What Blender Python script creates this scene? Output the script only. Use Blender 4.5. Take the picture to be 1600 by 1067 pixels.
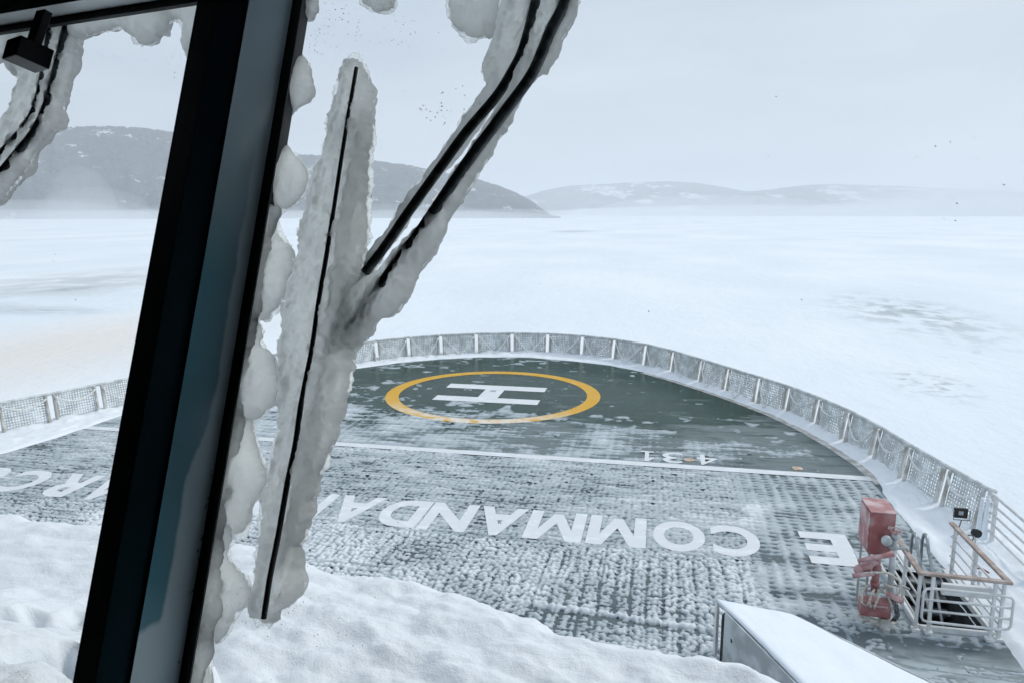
import bpy, bmesh, math, random
import numpy as np
from mathutils import Vector, Matrix

for o in list(bpy.data.objects): bpy.data.objects.remove(o)
S = bpy.context.scene
COL = S.collection
R_ = math.radians
random.seed(4)

# ------------------------------------------------------------------ camera
# X = starboard, Y = towards the bow, Z = up, helideck at z = 0, frozen sea at z = SEA
F, HC, PITCH, YAW, SEA = 1155.0, 7.2, R_(9.8), R_(11.5), -9.0
CAM = np.array([6.68, 0.0, HC])
fw = np.array([-math.sin(YAW)*math.cos(PITCH), math.cos(YAW)*math.cos(PITCH), -math.sin(PITCH)])
rt = np.array([math.cos(YAW), math.sin(YAW), 0.0]); upv = np.cross(rt, fw)
cd = bpy.data.cameras.new('camera'); cam = bpy.data.objects.new('camera', cd); COL.objects.link(cam)
cam.location = CAM; cam.rotation_euler = (math.pi/2 - PITCH, 0, YAW)
cd.sensor_width = 36; cd.lens = F/1600*36; cd.clip_start = 0.05; cd.clip_end = 60000
S.camera = cam
S.render.resolution_x, S.render.resolution_y = 1024, 682

# ------------------------------------------------------------------ world, sun, exposure
W = bpy.data.worlds.new('World'); S.world = W; W.use_nodes = True
wn, wl = W.node_tree.nodes, W.node_tree.links
bg = wn['Background']; bg.inputs['Strength'].default_value = 0.1
SUN_EL, SUN_AZ = 42.0, 60.0           # azimuth clockwise from the bow
sky = wn.new('ShaderNodeTexSky'); sky.sky_type = 'NISHITA'; sky.sun_disc = False
sky.sun_elevation = R_(SUN_EL); sky.sun_rotation = R_(SUN_AZ); sky.dust_density = 4; sky.air_density = 1.5
tc = wn.new('ShaderNodeTexCoord')
mp = wn.new('ShaderNodeMapping'); mp.inputs['Scale'].default_value = (1, 1, 4)
nz = wn.new('ShaderNodeTexNoise'); nz.inputs['Scale'].default_value = 2.1; nz.inputs['Detail'].default_value = 5; nz.inputs['Roughness'].default_value = .5
cr = wn.new('ShaderNodeValToRGB')
CLOUD_LO, CLOUD_HI = (.535, .61, .725, 1), (.76, .83, .93, 1)
cr.color_ramp.elements[0].position = .3; cr.color_ramp.elements[0].color = CLOUD_LO
cr.color_ramp.elements[1].position = .75; cr.color_ramp.elements[1].color = CLOUD_HI
sc = wn.new('ShaderNodeVectorMath'); sc.operation = 'SCALE'; sc.inputs['Scale'].default_value = 9.4
mx = wn.new('ShaderNodeMix'); mx.data_type = 'RGBA'; mx.inputs[0].default_value = .88
wl.new(tc.outputs['Generated'], mp.inputs['Vector']); wl.new(mp.outputs[0], nz.inputs['Vector'])
wl.new(nz.outputs['Fac'], cr.inputs[0]); wl.new(cr.outputs[0], sc.inputs[0])
wl.new(sky.outputs[0], mx.inputs[6]); wl.new(sc.outputs[0], mx.inputs[7]); wl.new(mx.outputs[2], bg.inputs['Color'])
sl = bpy.data.lights.new('sun', 'SUN'); sl.energy = 1.7; sl.angle = R_(14); sl.color = (1, .96, .9)
so = bpy.data.objects.new('sun', sl); COL.objects.link(so)
so.rotation_euler = (R_(90-SUN_EL), 0, R_(180-SUN_AZ))
S.view_settings.view_transform = 'Standard'; S.view_settings.look = 'None'
S.view_settings.exposure = 0.12; S.view_settings.gamma = 1; S.view_settings.use_curve_mapping = False
S.render.engine = 'CYCLES'
cy = S.cycles
cy.use_denoising = True; cy.max_bounces = 14; cy.diffuse_bounces = 9; cy.transparent_max_bounces = 24
cy.transmission_bounces = 12; cy.volume_bounces = 2; cy.caustics_reflective = False; cy.caustics_refractive = False

# ------------------------------------------------------------------ helpers
def ray(px, py): return fw + rt*(px-800)/F - upv*(py-533.5)/F
def at(px, py, z=0.0):
    d = ray(px, py); return CAM + d*(z-HC)/d[2]

AZ, RK, DW = R_(12.5), R_(17.7), 0.85     # window wall: heading of its normal, rake, distance
NH = np.array([math.sin(AZ), math.cos(AZ), 0.0]); U = np.array([math.cos(AZ), -math.sin(AZ), 0.0])
V = math.sin(RK)*NH + np.array([0, 0, math.cos(RK)]); N = math.cos(RK)*NH - np.array([0, 0, math.sin(RK)])
_d = ray(378, 533); O = CAM + _d*DW/(_d@N)
def wall(px, py, n=0.0):                  # photo point -> (u, v) on the window plane pushed out by n
    d = ray(px, py); q = CAM + d*(DW+n)/(d@N) - O; return np.array([q@U, q@V])
def wp(u, v, n): return O + U*u + V*v + N*n

class MB:
    def __init__(s): s.v = []; s.f = []
    def add(s, vs, fs):
        b = len(s.v); s.v += [tuple(map(float, p)) for p in vs]; s.f += [tuple(b+i for i in q) for q in fs]
    def hexa(s, p):                       # 8 points: bottom ring, top ring
        s.add(p, [(3,2,1,0),(4,5,6,7),(0,1,5,4),(1,2,6,5),(2,3,7,6),(3,0,4,7)])
    def box(s, c, size, rz=0.0):
        x, y, z = size[0]/2, size[1]/2, size[2]/2; co, si = math.cos(rz), math.sin(rz)
        s.hexa([(c[0]+a*co-b*si, c[1]+a*si+b*co, c[2]+h) for h in (-z, z) for a, b in ((-x,-y),(x,-y),(x,y),(-x,y))])
    def obox(s, o, a, b, c):              # corner + three edge vectors
        o, a, b, c = map(np.asarray, (o, a, b, c))
        s.hexa([o, o+a, o+a+b, o+b, o+c, o+a+c, o+a+b+c, o+b+c])
    def tube(s, pts, r, n=8, caps=True):
        pts = [np.asarray(p, float) for p in pts]; m = len(pts)
        rr = r if hasattr(r, '__len__') else [r]*m
        ref = None; rings = []
        for i, p in enumerate(pts):
            t = pts[min(i+1, m-1)] - pts[max(i-1, 0)]; t = t/(np.linalg.norm(t)+1e-9)
            if ref is None: ref = np.array([0, 0, 1.0]) if abs(t[2]) < .9 else np.array([1.0, 0, 0])
            a = np.cross(t, ref); a /= np.linalg.norm(a)+1e-9; b = np.cross(a, t); ref = b
            rings.append([p + rr[i]*(math.cos(2*math.pi*k/n)*a + math.sin(2*math.pi*k/n)*b) for k in range(n)])
        vs = [q for g in rings for q in g]
        fs = [(i*n+k, i*n+(k+1) % n, (i+1)*n+(k+1) % n, (i+1)*n+k) for i in range(m-1) for k in range(n)]
        if caps: fs += [tuple(range(n))[::-1], tuple((m-1)*n+k for k in range(n))]
        s.add(vs, fs)
    def prism(s, poly, z0, z1):
        n = len(poly)
        s.add([(x, y, z0) for x, y in poly] + [(x, y, z1) for x, y in poly],
              [tuple(range(n))[::-1], tuple(range(n, 2*n))] + [(i, (i+1) % n, n+(i+1) % n, n+i) for i in range(n)])
    def ball(s, c, r, seg=10, rg=6, sq=(1, 1, 1)):
        vs = [(c[0]+r*sq[0]*math.sin(math.pi*i/rg)*math.cos(2*math.pi*j/seg), c[1]+r*sq[1]*math.sin(math.pi*i/rg)*math.sin(2*math.pi*j/seg), c[2]+r*sq[2]*math.cos(math.pi*i/rg)) for i in range(rg+1) for j in range(seg)]
        s.add(vs, [(i*seg+j, (i+1)*seg+j, (i+1)*seg+(j+1) % seg, i*seg+(j+1) % seg) for i in range(rg) for j in range(seg)])
    def build(s, name, mat, parent=None, smooth=False, bevel=0.0):
        me = bpy.data.meshes.new(name); me.from_pydata(s.v, [], s.f); me.update()
        bm = bmesh.new(); bm.from_mesh(me); bmesh.ops.recalc_face_normals(bm, faces=bm.faces)
        if bevel:
            ed = [e for e in bm.edges if len(e.link_faces) == 2 and e.calc_face_angle(0) > .6]
            bmesh.ops.bevel(bm, geom=ed, offset=bevel, segments=2, affect='EDGES', profile=.6)
        bm.to_mesh(me); bm.free()
        return link(name, me, mat, parent, smooth)
def link(name, me, mat, parent=None, smooth=False):
    me.materials.append(mat)
    if smooth: me.polygons.foreach_set('use_smooth', [True]*len(me.polygons))
    o = bpy.data.objects.new(name, me); COL.objects.link(o)
    if parent is not None:
        o.parent = parent; o.matrix_parent_inverse = parent.matrix_world.inverted()
    return o
def empty(name, loc):
    o = bpy.data.objects.new(name, None); COL.objects.link(o); o.location = tuple(loc); o.empty_display_size = .1
    o.matrix_world = Matrix.Translation(Vector(tuple(loc))); return o
def tag(o, label=None, cat=None, group=None, kind=None):
    if label: o['label'] = label
    if cat: o['category'] = cat
    if group: o['group'] = group
    if kind: o['kind'] = kind
    return o
def fast_mesh(name, vs, quads, tris=None):
    me = bpy.data.meshes.new(name); vs = np.asarray(vs, np.float32)
    q = np.asarray(quads, np.int32).reshape(-1, 4); t = np.zeros((0, 3), np.int32) if tris is None else np.asarray(tris, np.int32).reshape(-1, 3)
    me.vertices.add(len(vs)); me.vertices.foreach_set('co', vs.ravel())
    me.loops.add(q.size + t.size); me.loops.foreach_set('vertex_index', np.concatenate([q.ravel(), t.ravel()]))
    me.polygons.add(len(q)+len(t))
    me.polygons.foreach_set('loop_start', np.concatenate([np.arange(len(q))*4, q.size+np.arange(len(t))*3]).astype(np.int32))
    me.update(calc_edges=True); me.validate(); return me

def _h(i, j, s):
    n = (i*374761393 + j*668265263 + s*1274126177) & 0xFFFFFFFF
    n = ((n ^ (n >> 13))*1274126177) & 0xFFFFFFFF; n = n ^ (n >> 16)
    return (n & 0xFFFF)/65535.0
def vn(x, y, s=0):                        # value noise 0..1
    x = np.asarray(x, float); y = np.asarray(y, float)
    i = np.floor(x).astype(np.int64); j = np.floor(y).astype(np.int64); a = x-i; b = y-j
    a = a*a*a*(a*(a*6-15)+10); b = b*b*b*(b*(b*6-15)+10)
    return (_h(i,j,s)*(1-a)+_h(i+1,j,s)*a)*(1-b) + (_h(i,j+1,s)*(1-a)+_h(i+1,j+1,s)*a)*b
def fbm(x, y, o=4, s=0, g=.5):
    t = 0; a = 1; w = 0
    for k in range(o): t = t + a*vn(x*2**k, y*2**k, s+17*k); w += a; a *= g
    return t/w
def cell(x, y, s=0):                      # distance to the nearest jittered point
    i = np.floor(x).astype(np.int64); j = np.floor(y).astype(np.int64); d = np.full(np.shape(x), 9.0)
    for p in (-1, 0, 1):
        for q in (-1, 0, 1):
            cx = i+p+.15+.7*_h(i+p, j+q, s); cy_ = j+q+.15+.7*_h(i+p, j+q, s+5); d = np.minimum(d, (x-cx)**2+(y-cy_)**2)
    return np.sqrt(d)
def ss(a, b, x): t = np.clip((x-a)/(b-a), 0, 1); return t*t*(3-2*t)
def inside(x, y, poly):
    r = np.zeros(np.shape(x), bool); n = len(poly)
    for k in range(n):
        x1, y1 = poly[k]; x2, y2 = poly[(k+1) % n]
        if y1 == y2: continue
        c = ((y1 > y) != (y2 > y)); r ^= c & (x < (x2-x1)*(y-y1)/(y2-y1)+x1)
    return r
def edge_dist(x, y, poly):
    d = np.full(np.shape(x), 1e9); bx = np.zeros_like(d); by = np.zeros_like(d); n = len(poly)
    for k in range(n):
        x1, y1 = poly[k]; x2, y2 = poly[(k+1) % n]; l = (x2-x1)**2+(y2-y1)**2+1e-12
        t = np.clip(((x-x1)*(x2-x1)+(y-y1)*(y2-y1))/l, 0, 1); cx = x1+t*(x2-x1); cy_ = y1+t*(y2-y1)
        e = (x-cx)**2+(y-cy_)**2; m = e < d; d = np.where(m, e, d); bx = np.where(m, cx, bx); by = np.where(m, cy_, by)
    return np.sqrt(d), bx, by
def grid(name, xs, ys, zf, mat, keep=None, parent=None, M=None):
    X, Y = np.meshgrid(xs, ys); Z = zf(X, Y); k = np.ones(X.shape, bool) if keep is None else keep(X, Y, Z)
    ny, nx = X.shape; idx = np.arange(ny*nx).reshape(ny, nx)
    q = np.stack([idx[:-1,:-1], idx[:-1,1:], idx[1:,1:], idx[1:,:-1]], -1)
    kk = k[:-1,:-1] & k[:-1,1:] & k[1:,1:] & k[1:,:-1]; q = q[kk]
    used = np.unique(q); mpx = np.zeros(ny*nx, np.int64); mpx[used] = np.arange(len(used))
    P = np.stack([X.ravel(), Y.ravel(), Z.ravel()], 1)[used]
    if M is not None: P = M(P)
    return link(name, fast_mesh(name, P, mpx[q]), mat, parent, True)

# ------------------------------------------------------------------ materials
class NT:
    def __init__(s, name):
        s.m = bpy.data.materials.new(name); s.m.use_nodes = True; s.n = s.m.node_tree.nodes; s.l = s.m.node_tree.links
        s.b = s.n['Principled BSDF']; s.o = s.n['Material Output']; s._p = None
    def pos(s):
        if s._p is None: s._p = s.n.new('ShaderNodeTexCoord').outputs['Object']
        return s._p
    def put(s, v, sock):
        if hasattr(v, 'node'): s.l.new(v, sock)
        else: sock.default_value = v
    def noise(s, scale=1, sv=(1,1,1), detail=4, rough=.55, off=(0,0,0), dist=0):
        m = s.n.new('ShaderNodeMapping'); m.inputs['Scale'].default_value = sv; m.inputs['Location'].default_value = off
        s.l.new(s.pos(), m.inputs[0]); t = s.n.new('ShaderNodeTexNoise'); s.l.new(m.outputs[0], t.inputs['Vector'])
        t.inputs['Scale'].default_value = scale; t.inputs['Detail'].default_value = detail; t.inputs['Roughness'].default_value = rough; t.inputs['Distortion'].default_value = dist
        return t.outputs['Fac']
    def math(s, op, a, b=0.0, c=0.0):
        t = s.n.new('ShaderNodeMath'); t.operation = op
        s.put(a, t.inputs[0]); s.put(b, t.inputs[1]); s.put(c, t.inputs[2]); return t.outputs[0]
    def step(s, a, b, x):
        if a > b: return s.math('SUBTRACT', 1.0, s.step(b, a, x))
        t = s.n.new('ShaderNodeMapRange'); t.interpolation_type = 'SMOOTHSTEP'
        t.inputs[1].default_value = a; t.inputs[2].default_value = b; s.put(x, t.inputs[0]); return t.outputs[0]
    def xyz(s):
        t = s.n.new('ShaderNodeSeparateXYZ'); s.l.new(s.pos(), t.inputs[0]); return t.outputs
    def mix(s, f, a, b):
        t = s.n.new('ShaderNodeMix'); t.data_type = 'RGBA'; s.put(f, t.inputs[0])
        for v, k in ((a, 6), (b, 7)):
            s.put(v if hasattr(v, 'node') else (*v, 1), t.inputs[k])
        return t.outputs[2]
    def spot(s, c, r, soft=.5):           # 1 inside an ellipse at c with radii r
        a = s.n.new('ShaderNodeVectorMath'); a.operation = 'SUBTRACT'; s.l.new(s.pos(), a.inputs[0]); a.inputs[1].default_value = c
        b = s.n.new('ShaderNodeVectorMath'); b.operation = 'MULTIPLY'; s.l.new(a.outputs[0], b.inputs[0]); b.inputs[1].default_value = tuple(1/k if k else 0 for k in r)
        d = s.n.new('ShaderNodeVectorMath'); d.operation = 'LENGTH'; s.l.new(b.outputs[0], d.inputs[0])
        return s.math('SUBTRACT', 1.0, s.step(1-soft, 1, d.outputs['Value']))
    def bump(s, h, strength=.3, dist=.02):
        t = s.n.new('ShaderNodeBump'); t.inputs['Strength'].default_value = strength; t.inputs['Distance'].default_value = dist
        s.l.new(h, t.inputs['Height']); s.l.new(t.outputs[0], s.b.inputs['Normal'])
    def set(s, col=None, rough=None, metal=None, spec=None):
        if col is not None: s.put(col if hasattr(col, 'node') else (*col, 1), s.b.inputs['Base Color'])
        if rough is not None: s.put(rough, s.b.inputs['Roughness'])
        if metal is not None: s.b.inputs['Metallic'].default_value = metal
        if spec is not None: s.put(spec, s.b.inputs['Specular IOR Level'])
        return s.m
def worn(name, a, b, scale, rough=.5, lo=.4, hi=.65, metal=0, bump=0, spec=.5):
    t = NT(name); n = t.noise(scale, detail=5); t.set(t.mix(t.step(lo, hi, n), a, b), rough, metal, spec)
    if bump: t.bump(n, bump, .01)
    return t.m
FROSTC = (.80, .85, .89)
M_black = worn('black_rubber', (.004,.005,.006), (.01,.011,.012), 30, .6)
M_paint = worn('dark_teal_paint', (.004,.007,.010), (.006,.010,.014), 9, .35, spec=.4)
M_dark = worn('dark_interior_lining', (.045,.05,.055), (.065,.07,.075), 5, .8)
M_rod = worn('wiper_black_metal', (.024,.034,.040), (.12,.135,.14), 45, .5, .42, .72)
M_white = worn('white_marine_paint', (.66,.67,.66), (.78,.80,.82), 4, .45)
M_cream = worn('cream_frosted_paint', (.40,.385,.35), (.62,.63,.62), 3, .6)
M_tan = worn('frosted_tan_metal', (.34,.31,.27), (.62,.62,.60), 7, .6)
M_net = worn('rime_coated_net', (.52,.55,.55), (.72,.76,.77), 3, .8)
M_rope = worn('frosted_rope', (.72,.72,.69), (.84,.86,.88), 20, .9)
M_red = worn('frosted_red_paint', (.29,.095,.092), (.42,.24,.24), 3, .6, .42, .68)
M_redp = worn('frosted_pale_red_paint', (.40,.19,.19), (.60,.45,.46), 3, .6)
M_wood = worn('varnished_wood_handrail', (.32,.245,.21), (.47,.40,.37), 6, .5)
M_steel = worn('stainless_steel', (.30,.33,.34), (.45,.48,.5), 9, .35, metal=.7)
M_hole = worn('dark_stair_steel', (.02,.028,.03), (.05,.06,.065), 5, .7)
M_tread = worn('stair_tread', (.12,.14,.14), (.3,.33,.34), 6, .7)
M_grey = worn('grey_painted_steel', (.36,.39,.40), (.55,.59,.61), 3, .6)
M_hull = worn('hull_paint', (.25,.28,.3), (.33,.36,.38), .4, .5)
M_hose = worn('frosted_hose', (.45,.40,.33), (.72,.70,.66), 25, .8)
M_cable = worn('dark_cable', (.05,.05,.055), (.22,.23,.24), 30, .6)
M_lens = worn('lamp_glass', (.3,.33,.35), (.4,.43,.46), 30, .15)
M_orange = worn('orange_paint', (.50,.33,.20), (.66,.58,.52), 8, .6)

def snow_mat(name, c0=(.76,.82,.88), c1=(.86,.90,.94), s=2.0, b=.35):
    t = NT(name); n = t.noise(s, detail=6); t.set(t.mix(n, c0, c1), .75, 0, .2)
    t.bump(t.noise(s*12, detail=5), b, .02); return t.m
M_snow = snow_mat('snow')
def near_snow():
    t = NT('crusted_snow'); n = t.noise(3, detail=7); t.set(t.mix(n, (.80,.85,.90), (.89,.92,.95)), .6, 0, .3)
    t.bump(t.math('ADD', t.noise(20, detail=8, rough=.62), t.math('MULTIPLY', t.noise(110, detail=5, rough=.7), .35)), .55, .025); return t.m
M_crust = near_snow()
def frost_mat():                          # thin glaze is grey and see-through, thick rime is white
    t = NT('rime_frost'); x, y, z = t.xyz(); zz = t.math('ADD', z, t.math('MULTIPLY', t.math('SUBTRACT', t.noise(16, detail=6, rough=.65), .5), .030))
    c = t.mix(t.step(-.004, .024, zz), (.20,.25,.275), (.45,.505,.535)); c = t.mix(t.step(.022, .064, zz), c, (.76,.80,.83))
    t.set(c, .6, 0, .25); t.bump(t.noise(60, detail=5), .5, .012); return t.m
M_frost = frost_mat()
def ice_mat(name, col, trans, sss, rough=.35):
    t = NT(name); n = t.step(.32,.68,t.noise(26, detail=7, rough=.62)); c = t.mix(n, tuple(k*.91 for k in col), col)
    t.set(c, rough, 0, .35); t.bump(t.noise(85, detail=6, rough=.65), .7, .006)
    t.b.inputs['Subsurface Weight'].default_value = 1; t.b.inputs['Subsurface Radius'].default_value = (1, 1.03, 1.0); t.b.inputs['Subsurface Scale'].default_value = sss
    tr = t.n.new('ShaderNodeBsdfTranslucent'); t.l.new(c, tr.inputs[0])
    m = t.n.new('ShaderNodeMixShader'); m.inputs[0].default_value = trans
    t.l.new(t.b.outputs[0], m.inputs[1]); t.l.new(tr.outputs[0], m.inputs[2]); t.l.new(m.outputs[0], t.o.inputs['Surface']); return t.m
M_ice = ice_mat('cloudy_ice', (.985,.99,.982), .92, .024)
M_icew = ice_mat('packed_grey_ice', (.985,.99,.982), .90, .018)
def edge_mat():
    t = NT('thin_frost'); tr = t.n.new('ShaderNodeBsdfTranslucent'); tr.inputs[0].default_value = (.97,.98,.97,1)
    tp = t.n.new('ShaderNodeBsdfTransparent'); m = t.n.new('ShaderNodeMixShader'); t.l.new(t.math('ADD', .12, t.math('MULTIPLY', t.step(.45,.62,t.noise(120, detail=5)), .6)), m.inputs[0])
    t.l.new(tr.outputs[0], m.inputs[1]); t.l.new(tp.outputs[0], m.inputs[2]); t.l.new(m.outputs[0], t.o.inputs['Surface']); return t.m
M_edge = edge_mat()
def glass_mat():
    t = NT('window_glass'); g = t.n.new('ShaderNodeBsdfGlossy'); g.inputs['Roughness'].default_value = .02
    tr = t.n.new('ShaderNodeBsdfTransparent'); tr.inputs[0].default_value = (.975,.99,.99,1)
    fr = t.n.new('ShaderNodeFresnel'); fr.inputs['IOR'].default_value = 1.35; m = t.n.new('ShaderNodeMixShader')
    ge = t.n.new('ShaderNodeNewGeometry'); k = t.math('MULTIPLY', fr.outputs[0], t.math('SUBTRACT', 1.0, ge.outputs['Backfacing']))
    t.l.new(k, m.inputs[0]); t.l.new(tr.outputs[0], m.inputs[1]); t.l.new(g.outputs[0], m.inputs[2]); t.l.new(m.outputs[0], t.o.inputs['Surface']); return t.m
M_glass = glass_mat()
M_drop = worn('dried_spray_spot', (.24,.27,.30), (.42,.46,.5), 200, .3)

def deck_mat():
    t = NT('green_deck_under_ice'); x, y, z = t.xyz()
    base = t.mix(t.step(.35,.7,t.noise(.6, detail=6)), (.008,.036,.025), (.016,.052,.037))
    aft = t.mix(t.noise(1.3, detail=5), (.032,.046,.056), (.080,.102,.118))
    c = t.mix(t.step(22.5, 20.6, y), base, aft)
    film = t.noise(1.0, (.5, 1.6, 1), 7, .62, dist=.3)
    yy = t.math('ADD', t.math('ADD', y, t.math('MULTIPLY', t.noise(.12, detail=2), -5.0)), t.math('MULTIPLY', x, -.18))
    zone = t.step(23.6, 19.6, yy)                               # ice film grows towards the stern
    th = t.math('SUBTRACT', film, t.math('MULTIPLY', zone, .27))
    f = t.math('MULTIPLY', t.step(.44, .26, th), .72)
    f = t.math('MULTIPLY', f, t.math('SUBTRACT', 1.0, t.math('MULTIPLY', t.step(21.2, 20.6, y), .45)))
    slush = t.math('MULTIPLY', t.step(13.4, 12.4, t.math('ADD', y, t.math('MULTIPLY', t.noise(.9, detail=5), 1.2))), t.step(8.6, 9.6, x)); f = t.math('MAXIMUM', f, t.math('MULTIPLY', slush, .8))
    icec = t.mix(t.noise(4, (.4,1.5,1), 5), (.12,.155,.160), (.34,.39,.40))
    c = t.mix(f, c, icec); c = t.mix(t.math('MULTIPLY', slush, t.step(.3,.6,t.noise(1.6, (.6,1.6,1), 6, .6, dist=1.5))), c, (.43,.49,.51))
    rg = t.math('ADD', .26, t.math('MULTIPLY', f, .4))
    t.set(c, rg, 0, .10); t.bump(t.noise(5, (.5,1.3,1), 6), .12, .01); return t.m
M_deck = deck_mat()
def mark_mat(name, paint, ice_from=None):
    t = NT(name); x, y, z = t.xyz(); n = t.noise(2.2, (.8,1.3,1), 6, .6)
    f = t.step(.50,.62,n)
    if ice_from is not None:
        w = t.step(ice_from, ice_from-3.0, y); f = t.math('MAXIMUM', t.math('MULTIPLY', f, .12), t.math('MULTIPLY', w, t.step(.36,.55,n)))
    t.set(t.mix(t.math('MULTIPLY', f, .75), paint, FROSTC), .5, 0, .3); t.bump(t.noise(14), .3, .01); return t.m
M_yellow = mark_mat('yellow_deck_paint', (.68,.37,.010), 27.0)
M_mark = mark_mat('white_deck_paint', (.72,.75,.77))
def sea_mat():
    t = NT('snow_on_sea_ice'); x, y, z = t.xyz()
    c = t.mix(t.step(.3,.7,t.noise(.02, (1,.5,1), 7, .6)), (.76,.82,.87), (.87,.905,.94))
    st = t.noise(.05, (.5,1.6,1), 7, .65, dist=.6)
    def patch(px, py, wx, wy, lo, hi, amt, col):
        nonlocal c
        p = at(px, py, SEA); l = at(px-wx, py, SEA); r = at(px+wx, py, SEA); a = at(px, py-wy, SEA); b = at(px, py+wy, SEA)
        rx = np.linalg.norm(r-l)/2; ry = np.linalg.norm(a-b)/2
        m = t.math('MULTIPLY', t.spot(tuple(p), (rx*1.15, ry*1.15, 0), 1.0), t.math('MULTIPLY', t.step(lo, hi, t.noise(*[3.0/rx], (1.0, rx/ry*1.6, 1), 7, .65, dist=.4)), amt)); c = t.mix(m, c, col)
    gi = (.40,.45,.46)
    patch(1420, 490, 130, 40, .44, .60, .85, gi); patch(1450, 598, 85, 28, .47, .62, .75, gi)
    patch(1110, 470, 200, 50, .60, .72, .3, gi); patch(620, 410, 70, 10, .45, .6, .75, (.3,.34,.35))
    patch(892, 362, 45, 2.2, .3, .5, .6, gi); patch(990, 450, 260, 60, .6, .75, .25, gi); patch(1560, 560, 120, 60, .56, .7, .35, gi)
    patch(150, 440, 260, 36, .36, .58, .7, (.50,.54,.55)); patch(110, 452, 45, 6, .2, .5, .75, (.36,.40,.42)); patch(60, 486, 160, 8, .35, .55, .6, (.42,.47,.5))
    patch(110, 540, 300, 85, 0., .45, .9, (.80,.755,.71)); patch(640, 450, 160, 70, .58, .7, .3, gi)
    t.set(c, .8, 0, .15); t.bump(t.math('ADD', t.noise(.35, (1,.7,1), 8, .6), t.math('MULTIPLY', t.noise(.06, (1,.5,1), 8, .65), 3)), .7, .3); return t.m
M_sea = sea_mat()
def hill_mat(name, a, b, sc, lo, hi):
    t = NT(name); n = t.noise(sc, (1,1,2.2), 8, .68); fine = t.noise(sc*9, (1,1,.5), 5, .7)
    c = t.mix(t.step(.3,.7,t.math('ADD', t.math('MULTIPLY', fine, .6), t.math('MULTIPLY', t.noise(sc*2.3, detail=5), .4))), a, tuple(k*6 for k in a)); c = t.mix(t.math('MULTIPLY', t.step(lo, hi, n), t.step(.35,.55,fine)), c, b)
    t.set(c, .95, 0, .05); return t.m
M_hill = hill_mat('winter_forest', (.022,.026,.028), (.72,.76,.80), .012, .585, .64)
M_hill2 = hill_mat('far_winter_forest', (.035,.04,.045), (.8,.84,.88), .003, .54, .60)

# ------------------------------------------------------------------ setting: frozen sea, hills
def sea():
    def axis(lo, hi):                     # fine near the ship, coarse far away
        a = np.concatenate([np.linspace(0, 200, 41), np.geomspace(230, hi, 24)]); return np.unique(np.concatenate([-a, a]))
    xs = axis(0, 15000); xs = xs+0.0
    o = grid('frozen_sea', xs, xs, lambda X, Y: SEA + .25*(fbm(X/14, Y/9, 4, 3)-.5), M_sea)
    tag(o, kind='structure')
sea()
def skyline(pts, D, depth, name, mat, rough, nx=260, ny=26, seed=1):
    pts = np.array(pts, float); px = np.linspace(pts[0,0], pts[-1,0], nx); py = np.interp(px, pts[:,0], pts[:,1])
    k = np.array([ray(a, b) for a, b in zip(px, py)]); hd = np.linalg.norm(k[:,:2], axis=1)
    crest = HC + D*k[:,2]/hd; ux = k[:,0]/hd; uy = k[:,1]/hd
    vs = []
    for j in range(ny):
        s = j/(ny-1)                     # 0 shore ... 0.7 crest ... 1 back
        prof = math.sin(min(s/.7, 1)*math.pi/2)**.8 if s <= .7 else 1-((s-.7)/.3)**1.5*.8
        rr = D + depth*(s-.7)
        nse = (fbm(px/40., np.full(nx, s*6.), 5, seed)-.5)
        z = SEA + np.maximum(crest-SEA, 1)*prof*(1+.35*nse*(1-prof)) + rough*(np.random.RandomState(seed*99+j).rand(nx)-.5)*prof
        if j == 0: z[:] = SEA-3
        r2 = rr + nse*depth*.25*(1-abs(prof))
        vs.append(np.stack([CAM[0]+ux*r2, CAM[1]+uy*r2, z], 1))
    vs = np.concatenate(vs); i = np.arange(nx*ny).reshape(ny, nx)
    q = np.stack([i[:-1,:-1], i[:-1,1:], i[1:,1:], i[1:,:-1]], -1)
    return tag(link(name, fast_mesh(name, vs, q), mat, None, True), kind='structure')
skyline([(-420,262),(-300,235),(-150,222),(-60,222),(0,222),(50,207),(90,202),(130,200),(170,199),(220,202),(278,209),(330,219),(400,233),(470,243),(520,246),(580,252),(640,260),(690,270),(745,281),(780,292),(810,304),(835,318),(850,330),(858,336),(875,342)], 3300, 900, 'hills', M_hill, 9, 520, 30, 2)
skyline([(740,332),(800,314),(850,298),(890,291),(950,288),(1000,285),(1045,284),(1090,287),(1130,293),(1165,300),(1200,297),(1250,291),(1300,288),(1350,290),(1400,291),(1450,294),(1510,296),(1570,300),(1650,305),(1760,312),(1900,325)], 7600, 1500, 'far_hills', M_hill2, 8, 300, 24, 5)
skyline([(985,336),(1020,326),(1060,314),(1100,309),(1150,304),(1190,302),(1240,307),(1290,313),(1330,321),(1370,334)], 6200, 800, 'mid_hills', M_hill2, 8, 160, 20, 8)

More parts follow.
